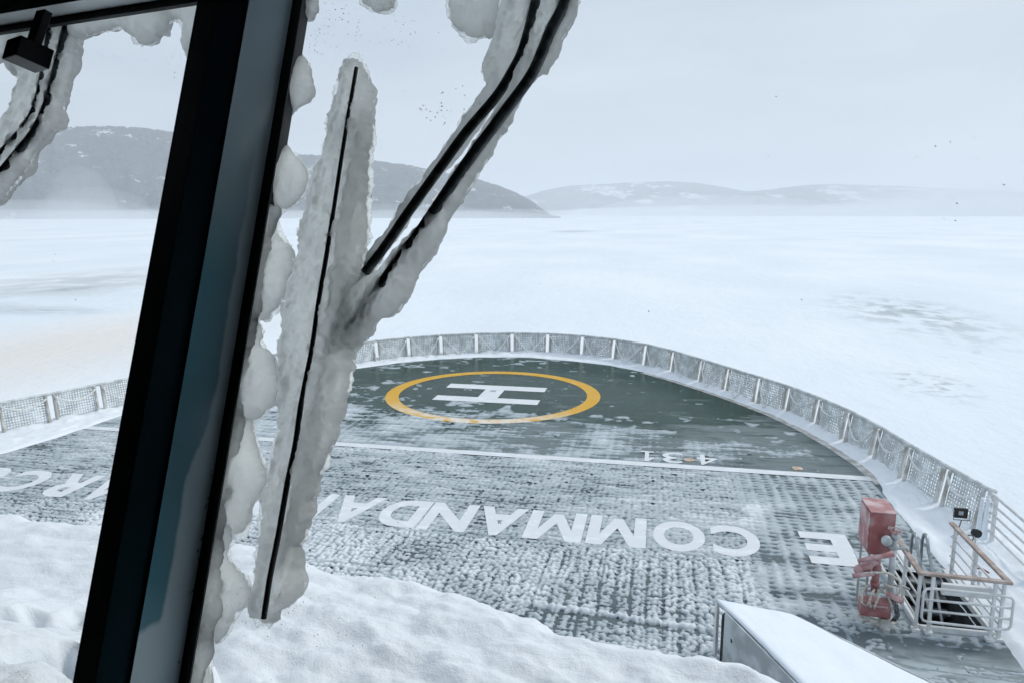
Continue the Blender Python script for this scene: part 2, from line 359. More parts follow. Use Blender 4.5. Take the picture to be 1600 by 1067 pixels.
# ------------------------------------------------------------------ the ship: deck
SH = [(0,37.45),(2.0,37.3),(3.6,36.8),(5.2,35.9),(6.7,34.2),(8.2,32.1),(9.3,30.4),(10.35,28.8),(11.2,27.4),(11.95,25.8),(12.6,24.3),(13.05,22.7),(13.4,20.9),(13.8,19.2),(14.24,17.7)]
SHL = [(-13.1,24.0),(-13.4,22.7),(-13.9,21.2),(-14.5,19.7),(-15.1,18.1)]
IN = [(0,36.4),(2.4,35.9),(4.2,35.0),(5.8,33.8),(7.3,32.1),(8.5,30.5),(9.6,28.9),(10.6,27.2),(11.3,25.6),(11.9,23.8),(12.3,22.2),(12.5,20.6),(12.55,18.2),(12.62,13.2),(12.5,9.0)]
left = [(-x, y) for x, y in SH[1:10]] + SHL
DECK = [(14.5, 5)] + [(14.5,17.7)] + [(x+.25, y+.12) for x, y in SH[::-1]] + [(x-.25, y+.12) for x, y in left] + [(-15.6,17), (-15.6,5)]
INNER = IN[::-1] + [(-x, y) for x, y in IN[1:10]] + [(-12.35,22.8),(-12.5,20),(-12.85,18),(-12.9,9)]
HOLE = (11.32, 13.16, 12.44, 15.42)
def flat(name, outlines, z, mat, parent=None):
    bm = bmesh.new(); ed = []
    for ol in outlines:
        vv = [bm.verts.new((x, y, z)) for x, y in ol]; ed += [bm.edges.new((vv[i], vv[(i+1) % len(vv)])) for i in range(len(vv))]
    bmesh.ops.triangle_fill(bm, edges=ed, use_beauty=True)
    for f in bm.faces:
        f.normal_update()
        if f.normal.z < 0: f.normal_flip()
    me = bpy.data.meshes.new(name); bm.to_mesh(me); bm.free(); return link(name, me, mat, parent)
hx0, hy0, hx1, hy1 = HOLE
deck = flat('helideck', [DECK, [(hx0,hy0),(hx1,hy0),(hx1,hy1),(hx0,hy1)]], 0, M_deck); tag(deck, kind='structure')
m = MB()                                  # hull below the deck edge, flared
top = DECK; bot = [(x*.8, 2+(y-2)*.86) for x, y in DECK]; n = len(top)
m.add([(x, y, -.02) for x, y in top] + [(x, y, SEA-1) for x, y in bot], [(i, (i+1) % n, n+(i+1) % n, n+i) for i in range(n)])
tag(m.build('hull', M_hull), kind='structure')
# markings
def ringpts(c, r, n=96): return [(c[0]+r*math.cos(2*math.pi*k/n), c[1]+r*math.sin(2*math.pi*k/n)) for k in range(n)]
flat('yellow_circle', [ringpts((.1,28.5),4.33), ringpts((.1,28.5),3.80)], .006, M_yellow, deck)
flat('landing_letter', [[(-2.1,29.95),(2.1,29.95),(2.1,29.2),(.42,29.2),(.42,27.85),(2.15,27.85),(2.15,27.1),(-2.05,27.1),(-2.05,27.85),(-.38,27.85),(-.38,29.2),(-2.1,29.2)]], .006, M_mark, deck)
flat('white_line', [[(-12.4,20.82),(12.5,20.82),(12.5,21.18),(-12.4,21.18)]], .020, M_mark, deck)
flat('margin_line', [[(x, y) for x, y in IN[3:12]] + [(x+.28, y+.12) for x, y in IN[3:12]][::-1]], .006, M_cream, deck)
LETTERS = []
def letter(ch, x0, x1, yc, h, z=.020, bold=.040):
    if ch in 'M1':
        P = [(.40,.12),(.40,.72),(.08,.56),(.08,.74),(.46,1),(.68,1),(.68,.12),(.98,.12),(.98,0),(.08,0),(.08,.12)] if ch == '1' else [(0,0),(0,1),(.27,1),(.5,.42),(.73,1),(1,1),(1,0),(.79,0),(.79,.64),(.58,.08),(.42,.08),(.21,.64),(.21,0)]

        o = flat('deck_letter', [[(x1-(x1-x0)*a, yc+h/2-h*b) for a, b in P]], z, M_mark, deck); LETTERS.append(o); return o
    cu = bpy.data.curves.new('letter', 'FONT'); cu.body = ch; cu.size = 1; cu.offset = bold; cu.resolution_u = 6
    t = bpy.data.objects.new('tmp', cu); COL.objects.link(t); bpy.context.view_layer.update()
    me = bpy.data.meshes.new_from_object(t.evaluated_get(bpy.context.evaluated_depsgraph_get())); bpy.data.objects.remove(t)
    co = np.zeros(len(me.vertices)*3); me.vertices.foreach_get('co', co); co = co.reshape(-1, 3)
    lo, hi = co.min(0), co.max(0); k = (co-lo)/np.maximum(hi-lo, 1e-6)
    new = np.stack([x1-(x1-x0)*k[:,0], yc+h/2-h*k[:,1], np.full(len(co), z)], 1)   # read from the bow
    me.vertices.foreach_set('co', new.ravel()); me.update(); o = link('deck_letter', me, M_mark, deck); LETTERS.append(o); return o
YL = 16.2
for ch, a, b in [('L',11.2,12.1),('E',9.92,10.94),('C',7.96,9.0),('O',6.66,7.82),('M',5.19,6.52),('M',3.76,5.1),('A',2.5,3.66),('N',1.26,2.42),('D',.12,1.22),('A',-1.2,-.02),('N',-2.42,-1.32),('T',-3.55,-2.55),('C',-5.6,-4.5),('H',-6.9,-5.8),('A',-8.1,-7.0),('R',-9.4,-8.3),('C',-10.8,-9.65),('O',-12.2,-11.05)]:
    letter(ch, a, b, YL, 1.62)
for ch, a, b in [('4',7.88,8.46),('3',6.86,7.46),('1',6.20,6.64)]: letter(ch, a, b, 21.75, .95, .02, .008)
for i, (x, y) in enumerate([(7.64,21.66),(10.66,21.5)]):
    m = MB(); m.tube([(x, y, 0), (x, y, .022), (x, y, .030)], [.15,.15,.12], 20)
    tag(m.build('deck_lamp', M_orange), ['round orange disc set in the deck between the upside-down white digits', 'round orange disc set in bare deck beside the white line near the right fence'][i], 'deck lamp', 'round orange discs in the deck')

# frost, snow and ice standing on the deck: a relief that dips under the deck where the deck is bare
def letter_mask(X, Y):
    r = np.zeros(X.shape)
    for o in LETTERS:
        vs = [v.co for v in o.data.vertices]; xs = [v.x for v in vs]; ys = [v.y for v in vs]
        k = (X > min(xs)) & (X < max(xs)) & (Y > min(ys)) & (Y < max(ys))
        if not k.any(): continue
        px, py = X[k], Y[k]; ins = np.zeros(px.shape, bool)
        for f in o.data.polygons: ins |= inside(px, py, [(vs[i].x, vs[i].y) for i in f.vertices])
        r[k] = np.maximum(r[k], ins)
    return r
def frost_h(X, Y):
    wx = X + .12*(fbm(X/1.5, Y/1.5, 2, 50)-.5); wy = Y + .12*(fbm(X/1.5, Y/1.5, 2, 51)-.5)
    big = fbm(X/3.2, Y/2.6, 4, 11)
    # aft: popcorn rime in rows, the rows turn from tile to tile
    ti = np.floor((X+40+.4*big)/2.6).astype(np.int64); tj = np.floor((Y+.3*big)/2.3).astype(np.int64)
    ori = _h(ti, tj, 77); ori = np.where(Y < 15, np.where(X > 4.2, .2, ori), np.where(X < 8.7, .9, ori))
    rowx = np.abs(np.sin(math.pi*wx/.30)); rowy = np.abs(np.sin(math.pi*wy/.20))
    row = np.where(ori < .5, rowx, rowy)
    pop = 1-np.clip(cell(X/.15, Y/.15, 3)*1.5, 0, 1); pop2 = 1-np.clip(cell(X/.085, Y/.085, 9)*1.5, 0, 1)
    strk = fbm(X/.55, Y/.11, 4, 21)
    dome = np.sqrt(np.clip(1-(cell(wx/.112, wy/.105, 3)/.60)**2, 0, 1)); dom2 = np.sqrt(np.clip(1-(cell(wx/.13, wy/.078, 15)/.62)**2, 0, 1))
    aft = .052*dome*(.55+.9*fbm(X/.5, Y/.5, 3, 14)) + .020*pop2 - .005 - .030*(1-row)**2.5*(.4+1.2*vn(X/.7,Y/.9,33)) + .03*(big-.5) + .05*(fbm(X/1.5,Y/1.1,4,34)-.5)
    mid = .036*dom2*(.5+fbm(X/.5, Y/.3, 3, 15)) + .055*(strk-.5) + .012*pop2 - .005 - .020*(1-rowy)**2*(.3+1.3*vn(X/1.1,Y/.6,35)) + .035*(fbm(X/1.6,Y/.9,4,36)-.5) + .02*(big-.5)
    wv = np.maximum(rowx**2*(.5+.5*vn(X/.35,Y/.5,71)), rowy**2*(.4+.6*vn(X/.9,Y/.3,72)))
    rightd = .042*wv + .030*pop*(vn(X/.8,Y/.8,73)) + .06*(fbm(X/.9,Y/.5,4,74)-.5) - .014 - .03*ss(13.2,12.2,Y+.8*(big-.5))*ss(8.8,9.8,X)
    rightd = np.maximum(rightd, .035*dome-.012-.06*(1-ss(.60,.66,fbm(X/.7,Y/.5,4,75))))
    hC = np.where(Y < 15.2, aft, mid); w = ss(8.5, 9.3, X + .8*(big-.5)); hC = hC*(1-w) + rightd*w
    # between the white line and the circle: thin broken rime
    weave = np.minimum(rowx, .6) * np.minimum(rowy, .6)
    hB = .080*(strk-.5) + .022*pop2 + .018*wv + .10*(big-.5) - .009 + .010*ss(3,0,X)*ss(26.0,24.5,Y) - .0024*(X-1)*(X > 1) - .006*ss(23.5, 26.5, Y)
    # forward: bare wet deck with a few thin patches, more on the port side
    pn = fbm(X/1.1, Y/.8, 5, 31); hA = .16*(fbm(X/.55, Y/.5, 5, 31)-.690+.05*ss(4,-6,X)-.05*ss(5,9,X)+.05*ss(27.6,25.5,Y)-.05*ss(10,8,np.hypot(X-.1,(Y-29.5)*2.2))*ss(26.8,27.4,Y))
    hA = np.minimum(hA, .022)
    edge = 25.2 - .22*X*(X > 0) - .05*np.minimum(X, 0) + 2.4*(big-.5)
    a = ss(edge-.7, edge+1.4, Y); hF = hB*(1-a)+hA*a
    c = ss(20.7, 21.2, Y); h = hC*(1-c)+hF*c
    h = h + .03*ss(.58,.66, fbm(X/1.3, Y/1.0, 3, 91))*ss(6.6,7.4,X)*ss(9.8,9.0,X)*ss(20.4,19.6,Y)*ss(16.9,17.4,Y)   # flat ice plates
    lm = letter_mask(X, Y); h = np.where(lm > 0, np.minimum(h, .009 + .018*(pop2-.35)), h)
    rr = np.hypot(X-.1, Y-28.5); keepc = ((rr > 3.72) & (rr < 4.35)) | ((np.abs(X) < 2.2) & (((Y > 29.15) & (Y < 30.0)) | ((Y > 27.05) & (Y < 27.9) & (vn(X/.5, Y/.3, 6) < .8)))); h = np.where(keepc, np.minimum(h, .0035), h)
    near = np.abs(Y-21.0) < .22; h = np.where(near, np.minimum(h, .011+.03*(vn(X/.4, Y/.2, 4) > .93)), h)
    yl = 12.62-.078*(X-4.4)+.05*(fbm(X/.5, X*0, 3, 81)-.5); e = np.abs(Y-yl)
    h = h + ss(4.0,4.6,X)*ss(7.9,7.7,X)*((.03+.07*fbm(X/.16, Y/.16, 3, 82))*np.exp(-(e/.055)**2) - .03*np.exp(-((Y-yl+.15)/.06)**2))   # low ridge across the near deck
    dI, _, _ = edge_dist(X, Y, INNER); h = np.minimum(h, .25*dI)
    d = .25; hole = (X > hx0-d) & (X < hx1+d) & (Y > hy0-d) & (Y < hy1+d); h = np.where(hole, np.minimum(h, .012), h)
    return h
def in_view(X, Y, Z=0):
    dx, dy = X-CAM[0], Y-CAM[1]; c = dx*fw[0]+dy*fw[1]+(Z-HC)*fw[2]; r = dx*rt[0]+dy*rt[1]
    return (np.abs(r) < c*.80+1.5)
def not_hole(X, Y, m=0.03): return ~((X > hx0-m) & (X < hx1+m) & (Y > hy0-m) & (Y < hy1+m))
def keep_frost(X, Y, Z): return inside(X, Y, INNER) & (Z > -.02) & in_view(X, Y) & not_hole(X, Y)
def frost(): 
    vs, qs, b = [], [], 0
    for (y0, y1, g, x0, x1) in [(8.5,15.6,.0235,-13.6,12.8),(15.6-.0235,21.3,.034,-13.2,12.8),(21.3-.05,37,.06,-13,12.8)]:
        xs = np.arange(x0, x1, g); ys = np.arange(y0, y1, g*(1 if y0 < 15 else 1.2)); X, Y = np.meshgrid(xs, ys); Z = frost_h(X, Y)
        k = keep_frost(X, Y, Z); ny, nx = X.shape; idx = np.arange(ny*nx).reshape(ny, nx)
        q = np.stack([idx[:-1,:-1], idx[:-1,1:], idx[1:,1:], idx[1:,:-1]], -1)
        q = q[k[:-1,:-1] & k[:-1,1:] & k[1:,1:] & k[1:,:-1] & ((Z[:-1,:-1] > -.002) | (Z[1:,1:] > -.002))]
        used = np.unique(q); mpx = np.zeros(ny*nx, np.int64); mpx[used] = np.arange(len(used))+b
        vs.append(np.stack([X.ravel(), Y.ravel(), Z.ravel()], 1)[used]); qs.append(mpx[q]); b += len(used)
    return link('deck_frost', fast_mesh('deck_frost', np.concatenate(vs), np.concatenate(qs)), M_frost, None, True)
tag(frost(), kind='stuff')
# snow lying between the painted deck and the fence
def margin_h(X, Y):
    dI, _, _ = edge_dist(X, Y, INNER); dF, _, _ = edge_dist(X, Y, DECK)
    h = .03 + .10*(fbm(X/.9, Y/.9, 4, 61)-.42) + .16*ss(.75,.30,dF)*fbm(X/.6,Y/.6,3,63) + .050*(fbm(X/.22, Y/.25, 4, 64)-.3) + .05*ss(.55,.75,fbm(X/.35,Y/.6,3,65))
    dI = np.where(inside(X, Y, INNER), -dI, dI) - .24*ss(2,5,X)*ss(19.5,21.5,Y)
    return np.minimum(h, .6*(dI+.10*(fbm(X/.4,Y/.4,3,7)-.5)))
o = grid('deck_snow', np.arange(-15.6, 14.6, .06), np.arange(8, 37.8, .06), margin_h, M_crust,
         lambda X, Y, Z: inside(X, Y, DECK) & (Z > -.12) & in_view(X, Y)); tag(o, kind='stuff')

# ------------------------------------------------------------------ lower roof under the windows, with its snow
EU = [-9,-6,-4.2,-3.3,-2.36,-1.83,-1.5,-1.16,-.71,-.45,-.19,.1,.39,.65,1.2,2.5,4]
EN = [1.80,2.0,2.10,2.18,2.37,2.35,2.37,2.42,2.37,2.34,2.29,2.31,2.33,2.31,2.26,2.12,2.0]
def edge_n(u): return np.interp(u, EU, EN)
def hw(u, n, z): return np.array([O[0]+U[0]*u+NH[0]*n, O[1]+U[1]*u+NH[1]*n, z])
m = MB(); us = np.linspace(-9, 4, 40)
pr = [hw(u, edge_n(u)-.16, 0) for u in us] + [hw(u, -.6, 0) for u in (4, -9)]
m.prism([(p[0], p[1]) for p in pr], 0.0, 5.0); tag(m.build('superstructure', M_grey), kind='structure')
def ledge_snow():
    us = np.concatenate([np.arange(-9, -3, .05), np.arange(-3, 2, .016), np.arange(2, 4, .06)]); ts = np.linspace(0, 1, 170)
    Ug, T = np.meshgrid(us, ts); e = edge_n(Ug) + .05*(fbm(Ug/.25, Ug*0, 4, 5)-.5) + .02*(fbm(Ug/.05, Ug*0, 3, 6)-.5)
    n = .0 + (e+.0)*T
    dist = (e-n)
    z = 5.30 + .11*(fbm(Ug/.8, n/.6, 4, 12)-.5) + .042*(fbm(Ug/.16, n/.13, 3, 13)-.5) + .036*(1-cell(Ug/.24, n/.17, 4))*(.4+fbm(Ug/.6,n/.6,2,2)) - .02
    z += .010*(fbm(Ug/.05, n/.05, 3, 19)-.5)
    lob = fbm(Ug/.42+.3*n, n/.30, 3, 41)           # fat drifts near the wall on the port side
    z += .40*ss(.46,.60,lob)*ss(1.5,.5,n)*ss(-.55,-.95,Ug) + .18*ss(1.0,.2,n)*ss(-.3,-.9,Ug)
    r = .20; k = np.clip(1-dist/r, 0, 1); z = z - .22*(1-np.sqrt(np.maximum(1-k*k, 0)))
    P = O + Ug[...,None]*U + n[...,None]*NH; P[...,2] = z
    last = P[-1].copy(); last[:,2] = 4.85; P = np.concatenate([P, last[None]], 0)
    ny, nx = P.shape[:2]; i = np.arange(ny*nx).reshape(ny, nx); q = np.stack([i[:-1,:-1], i[:-1,1:], i[1:,1:], i[1:,:-1]], -1)
    tag(link('roof_snow', fast_mesh('roof_snow', P.reshape(-1,3), q), M_crust, None, True), kind='stuff')
ledge_snow()

# ------------------------------------------------------------------ wheelhouse round the camera
def wb(mb, u0, u1, v0, v1, n0, n1): mb.obox(wp(u0, v0, n0), U*(u1-u0), V*(v1-v0), N*(n1-n0))
ZF, ZC = 5.58, 7.98
vf, vc = (ZF-O[2])/V[2], (ZC-O[2])/V[2]
UL, UR = -3.2, 3.4
def room(name, c0, c1, z0, z1):          # slab between (u,n) corners
    m = MB(); p = [hw(u, n, 0) for u, n in ((c0[0],c0[1]),(c1[0],c0[1]),(c1[0],c1[1]),(c0[0],c1[1]))]
    m.prism([(q[0], q[1]) for q in p], z0, z1); return tag(m.build(name, M_dark), kind='structure')
room('floor', (UL, -5.5), (UR, -.48), ZF-.08, ZF); room('ceiling', (UL, -5.5), (UR, .6), ZC, ZC+.08)
room('wall_back', (UL, -5.6), (UR, -5.5), ZF, ZC); room('wall_left', (UL-.1, -5.5), (UL, .6), ZF-.08, ZC+.08); room('wall_right', (UR, -5.5), (UR+.1, .6), ZF-.08, ZC+.08)
m = MB(); wb(m, UL, UR, vf-.05, -.74, -.10, .06); wb(m, UL, -1.5, -.74, vc+.02, -.10, .06); wb(m, 1.55, UR, -.74, vc+.02, -.10, .06); wb(m, -1.5, 1.55, .66, vc+.02, -.09, .06)
tag(m.build('wall_front', M_dark), kind='structure')

win = tag(empty('bridge_window', wp(-.05, -.74, -.05)), 'raked bridge window with thick black mullion, dark frame and two clear panes', 'window')
def uext(name, sec, a, b, mat, axis, parent, bevel=0):    # cross-section swept along v ('v': sec in u,n) or u ('u': sec in v,n)
    m = MB(); n = len(sec)
    f = (lambda p, t: wp(p[0], t, p[1])) if axis == 'v' else (lambda p, t: wp(t, p[0], p[1]))
    m.add([f(p, a) for p in sec] + [f(p, b) for p in sec], [tuple(range(n))[::-1], tuple(range(n, 2*n))] + [(i, (i+1) % n, n+(i+1) % n, n+i) for i in range(n)])
    return m.build(name, mat, parent, bevel=bevel)
def mull_mat():
    t = NT('mullion_paint'); n = t.noise(6, detail=6, rough=.6)
    t.set(t.mix(n, (.008,.028,.042), (.013,.046,.066)), t.math('ADD', .30, t.math('MULTIPLY', n, .16)), 0, .5); return t.m
M_mull = mull_mat()
def side_mat():                           # blurred reflections on the side face painted in as slate grey and teal
    t = NT('teal_reflection_paint')
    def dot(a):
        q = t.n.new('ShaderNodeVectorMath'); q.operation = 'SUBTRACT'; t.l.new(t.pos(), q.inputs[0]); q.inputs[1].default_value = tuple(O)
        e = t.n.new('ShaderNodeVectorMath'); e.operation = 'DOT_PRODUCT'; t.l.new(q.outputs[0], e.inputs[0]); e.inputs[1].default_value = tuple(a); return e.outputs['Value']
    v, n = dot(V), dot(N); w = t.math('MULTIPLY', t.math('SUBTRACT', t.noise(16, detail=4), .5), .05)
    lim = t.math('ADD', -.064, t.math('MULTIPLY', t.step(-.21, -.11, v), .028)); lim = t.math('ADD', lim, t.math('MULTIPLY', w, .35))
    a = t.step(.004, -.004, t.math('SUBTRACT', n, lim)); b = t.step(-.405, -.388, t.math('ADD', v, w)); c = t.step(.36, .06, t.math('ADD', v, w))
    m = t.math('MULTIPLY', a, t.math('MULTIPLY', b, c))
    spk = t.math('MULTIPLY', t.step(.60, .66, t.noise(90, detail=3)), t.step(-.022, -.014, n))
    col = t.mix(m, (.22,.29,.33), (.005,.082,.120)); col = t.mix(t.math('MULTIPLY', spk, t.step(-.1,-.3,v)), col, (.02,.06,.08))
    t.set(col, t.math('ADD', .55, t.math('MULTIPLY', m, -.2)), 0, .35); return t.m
mul = uext('mullion', [(-.003,-.010),(.003,-.0985),(-.026,-.128),(-.083,-.114),(-.14,-.010)], -.74, .5755, M_mull, 'v', win, .0012)
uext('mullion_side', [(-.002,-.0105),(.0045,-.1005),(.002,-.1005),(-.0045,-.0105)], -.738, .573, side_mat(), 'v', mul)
m = MB(); wb(m, -.137, -.003, -.74, .66, .006, .03); m.build('outer_post', M_black, win)
m = MB(); wb(m, .0015, .0145, -.735, .56, -.0075, -.0045); wb(m, -.163, -.143, -.735, .56, -.013, -.0045); m.build('gasket', M_black, win)
hd_ = uext('header', [(.580,-.009),(.526,-.112),(.80,-.112),(.80,-.009)], -1.49, 1.54, M_mull, 'u', win, .002)
t_ = NT('soffit_reflection_grey'); t_.set(t_.mix(t_.noise(7), (.30,.34,.35), (.46,.5,.51)), .4)  # pale window reflection under the header, put into the colour
uext('soffit_reflection', [(.5775,-.012),(.5265,-.108),(.5235,-.108),(.5745,-.012)], -1.485, 1.535, t_.m, 'u', hd_)
m = MB(); wb(m, -1.49, -.1635, .560, .576, -.013, -.0045); wb(m, .0215, 1.54, .560, .576, -.013, -.0045); m.build('header_gasket', M_black, win)
uext('sill', [(-.72,-.009),(-.74,-.17),(-.80,-.17),(-.80,-.009)], -1.49, 1.54, M_dark, 'u', win, .004)
def pane(u0, u1, lab, spots, seed):
    m = MB(); wb(m, u0, u1, -.739, .655, -.004, .004); g = m.build('window_pane', M_glass, win); tag(g, lab)
    rs = np.random.RandomState(seed); m = MB()
    for (px, py, sx, sy, k, uni, r) in spots:
        for _ in range(k):
            x, y = (px+rs.uniform(-1,1)*sx, py+rs.uniform(-1,1)*sy) if uni else (px+rs.randn()*sx, py+rs.randn()*sy)
            u, v = wall(x, y, .005)
            if not (u0+.03 < u < u1-.03 and -.7 < v < .62): continue
            q = r*rs.uniform(.4,1)**1.5; st = rs.uniform(.7, 2.2); n = 7; ang = rs.uniform(-.9, -.3)
            c = wp(u, v, .0053); ring = [c + U*q*(math.cos(a)*st*math.cos(ang)-math.sin(a)*math.sin(ang)) + V*q*(math.cos(a)*st*math.sin(ang)+math.sin(a)*math.cos(ang)) for a in np.arange(n)*2*math.pi/n]
            m.add(ring + [c+N*q*.5], [(i, (i+1) % n, n) for i in range(n)])
    if m.v: tag(m.build('dried_spray', M_drop, g), kind='stuff')
pane(.0, 1.555, 'clear right window pane speckled with dried spray', [(500,35,55,25,110,0,.0008),(560,60,70,25,60,0,.0008),(480,60,16,25,40,0,.0008),(678,178,14,10,22,0,.0009),(700,150,30,15,14,0,.0009),(1150,150,120,90,26,0,.0006),(1050,300,560,230,14,1,.0006),(450,965,60,45,110,0,.0007),(620,830,120,40,50,0,.0006),(1000,500,600,560,18,1,.0006),(1480,270,60,60,12,0,.0006)], 3)
pane(-1.505, -.142, 'clear left window pane speckled with a little dried spray', [(270,95,22,14,26,0,.0009),(180,85,60,20,16,0,.0008),(130,300,140,240,30,1,.0009),(215,590,8,5,6,0,.0012)], 8)

# little black box hung from the header
bx = empty('camera_housing', wp(*wall(45, 90, -.19), -.19)); tag(bx, 'small black box hanging from the window header on a flat bracket', 'mounted box')
c = np.array(wall(46, 90, -.19)); m = MB()
m.obox(wp(c[0]-.022, c[1]-.014, -.215), U*.042-N*.006, V*.030+U*.003, N*.046+U*.008); m.build('housing', M_paint, bx, bevel=.002)
m = MB(); m.obox(wp(c[0]+.000, c[1]+.0155, -.20), U*.020, V*.052+U*.010, N*.012); m.build('bracket', M_black, bx, bevel=.001)

# ------------------------------------------------------------------ ice on the windows and the wipers
def jitter(poly, amp, seed, step=.0026):
    rs = np.random.RandomState(seed); out = []; n = len(poly)
    for k in range(n):
        a, b = np.array(poly[k]), np.array(poly[(k+1) % n]); p0, p3 = np.array(poly[k-1]), np.array(poly[(k+2) % n]); l = np.linalg.norm(b-a); c = max(1, int(l/step))
        for i in range(c):
            t = i/c; q = .5*((2*a)+(b-p0)*t+(2*p0-5*a+4*b-p3)*t*t+(3*a-p0-3*b+p3)*t**3)   # Catmull-Rom
            out.append(q)
    out = np.array(out); s = np.arange(len(out))*step
    tg = np.roll(out, -1, 0)-np.roll(out, 1, 0); tg /= np.linalg.norm(tg, axis=1, keepdims=True)+1e-9; nr = np.stack([tg[:,1], -tg[:,0]], 1)
    w = fbm(s/.030, s*0+seed, 2, seed)-.5 + .8*(np.abs(fbm(s/.013, s*0+seed+4.5, 3, seed+3, .6)-.5)*2-.3) + .35*(vn(s/.0045, s*0+seed, seed+6)-.5)
    return [tuple(p) for p in out + amp*3.6*w[:,None]*nr]
def ice(name, px, n0, th, mat, parent=None, seed=1, R=.022, amp=.003, g=.0026, lump=.006, edge=0):
    n_eff = n0+th*.4
    poly = jitter([tuple(wall(x, y, n_eff)) for x, y in px], amp, seed)
    P = np.array(poly); lo, hi = P.min(0), P.max(0)
    X, Y = np.meshgrid(np.arange(lo[0]-g, hi[0]+2*g, g), np.arange(lo[1]-g, hi[1]+2*g, g)); ins = inside(X, Y, poly)
    d, bx_, by_ = edge_dist(X, Y, poly); ny, nx = X.shape
    pad = np.pad(ins, 1); nb = np.zeros_like(ins)
    for a in (0,1,2):
        for b in (0,1,2): nb |= pad[a:a+ny, b:b+nx]
    bd = nb & ~ins & (d < g*1.5)                       # ring of vertices snapped onto the outline
    X = np.where(bd, bx_, X); Y = np.where(bd, by_, Y); d = np.where(bd, 0, d)
    pr = np.sqrt(np.clip(1-(1-np.clip(d/R, 0, 1))**2, 0, 1))
    nf = n0 + th*.40*(1-pr) + pr*lump*(fbm((X-.12*Y)/.016, Y/.06, 5, seed+1, .6)-.42) + .014*pr*(fbm(X/.011, Y/.014, 4, seed+5, .6)-.5)*min(1, lump/.012)
    nbk = n0 + th*.40 + th*.6*pr*(.6+.8*fbm(X/.03, Y/.03, 3, seed+2))
    nf = np.maximum(nf, .0062); nbk = np.maximum(nbk, nf)
    use = ins | bd; fi = -np.ones(X.shape, np.int64); fi[use] = np.arange(use.sum()); bi = fi.copy(); k = use.sum(); bi[ins] = np.arange(ins.sum())+k
    vs = np.concatenate([O + X[use][:,None]*U + Y[use][:,None]*V + nf[use][:,None]*N, O + X[ins][:,None]*U + Y[ins][:,None]*V + nbk[ins][:,None]*N])
    c = [(slice(0,-1),slice(0,-1)),(slice(0,-1),slice(1,None)),(slice(1,None),slice(1,None)),(slice(1,None),slice(0,-1))]
    F4 = np.stack([fi[s] for s in c], -1); B4 = np.stack([bi[s] for s in c], -1); ok = (F4 >= 0).sum(-1); anyin = np.stack([ins[s] for s in c], -1).any(-1)
    q = np.concatenate([F4[(ok == 4) & anyin], B4[(ok == 4) & anyin][:, ::-1]])
    t3 = (ok == 3) & anyin; tf = np.array([r[r >= 0] for r in F4[t3]], np.int64).reshape(-1,3); tb = np.array([r[r >= 0] for r in B4[t3]], np.int64).reshape(-1,3)[:, ::-1]
    o = link(name, fast_mesh(name, vs, q, np.concatenate([tf, tb])), mat, parent, True)
    if edge:                                           # thin feathery frost round the thick ice
        pp = [tuple(p) for p in px]; ar = sum(a[0]*b[1]-b[0]*a[1] for a, b in zip(pp, pp[1:]+pp[:1])); sg = 1 if ar > 0 else -1; big = []
        for k in range(len(pp)):
            t = np.array(pp[(k+1) % len(pp)])-np.array(pp[k-1]); t = t/(np.linalg.norm(t)+1e-9); e = edge*(.3+1.1*vn(k*.8, seed*1.7, 3)); big.append((pp[k][0]+sg*t[1]*e, pp[k][1]-sg*t[0]*e))
        ice('frost_edge', big, n_eff+.003, .004, M_edge, o, seed+400, .006, amp*1.3, g, .001)
    return o
def rod(name, px, n, r, parent, mat=None, seg=8, sink=0, wob=0):
    pts = []
    for k, (x, y) in enumerate(px):
        nn_ = n + sink*max(0, (k-len(px)*.62)/(len(px)*.38))**1.3 + wob*(vn(k*1.37, n*900, 3)-.5); pts.append(wp(*wall(x, y, nn_), nn_))
    P = [np.array(p) for p in pts]; out = []
    for i in range(len(P)-1):
        a, b, p0, p3 = P[i], P[i+1], P[max(i-1,0)], P[min(i+2,len(P)-1)]
        for k in range(5):
            t = k/5; out.append(.5*((2*a)+(b-p0)*t+(2*p0-5*a+4*b-p3)*t*t+(3*a-p0-3*b+p3)*t**3))
    out.append(P[-1]); m = MB(); m.tube(out, r, seg); return m.build(name, mat or M_rod, parent, True)
BL = [(545,95),(556,92),(566,100),(570,112),(573,125),(580,135),(582,150),(578,165),(580,185),(583,205),(578,230),(575,260),(573,290),(570,320),(572,350),(570,380),(567,400),(565,420),(560,450),(556,480),(552,505),(548,530),(553,550),(550,570),(546,590),(540,610),(530,640),(524,665),(518,690),(508,720),(500,740),(495,760),(488,780),(488,800),(478,820),(470,840),(466,860),(464,880),(468,900),(469,915),(462,930),(452,942),(438,950),(430,957),(432,968),(425,973),(410,969),(398,960),(393,945),(394,930),(400,915),(402,895),(405,875),(410,850),(408,830),(412,800),(411,775),(418,755),(424,740),(431,715),(436,690),(440,670),(438,640),(437,610),(440,580),(440,550),(443,520),(443,490),(448,470),(452,450),(460,430),(467,410),(471,385),(470,360),(477,340),(486,320),(490,295),(495,270),(497,260),(507,245),(511,225),(517,200),(515,195),(520,180),(521,165),(528,145),(534,130),(535,115),(540,103)]
A1 = [(800,-130),(790,-60),(785,0),(778,30),(772,60),(765,80),(755,100),(753,112),(757,125),(760,137),(750,150),(730,180),(715,200),(698,225),(680,250),(660,280),(640,305),(620,335),(605,360),(590,380),(575,400),(567,425),(560,450),(572,452),(580,430),(587,415),(596,399),(616,370),(643,330),(685,275),(716,235),(746,195),(772,160),(790,140),(803,115),(820,80),(832,50),(845,20),(853,0),(862,-60),(868,-130)]
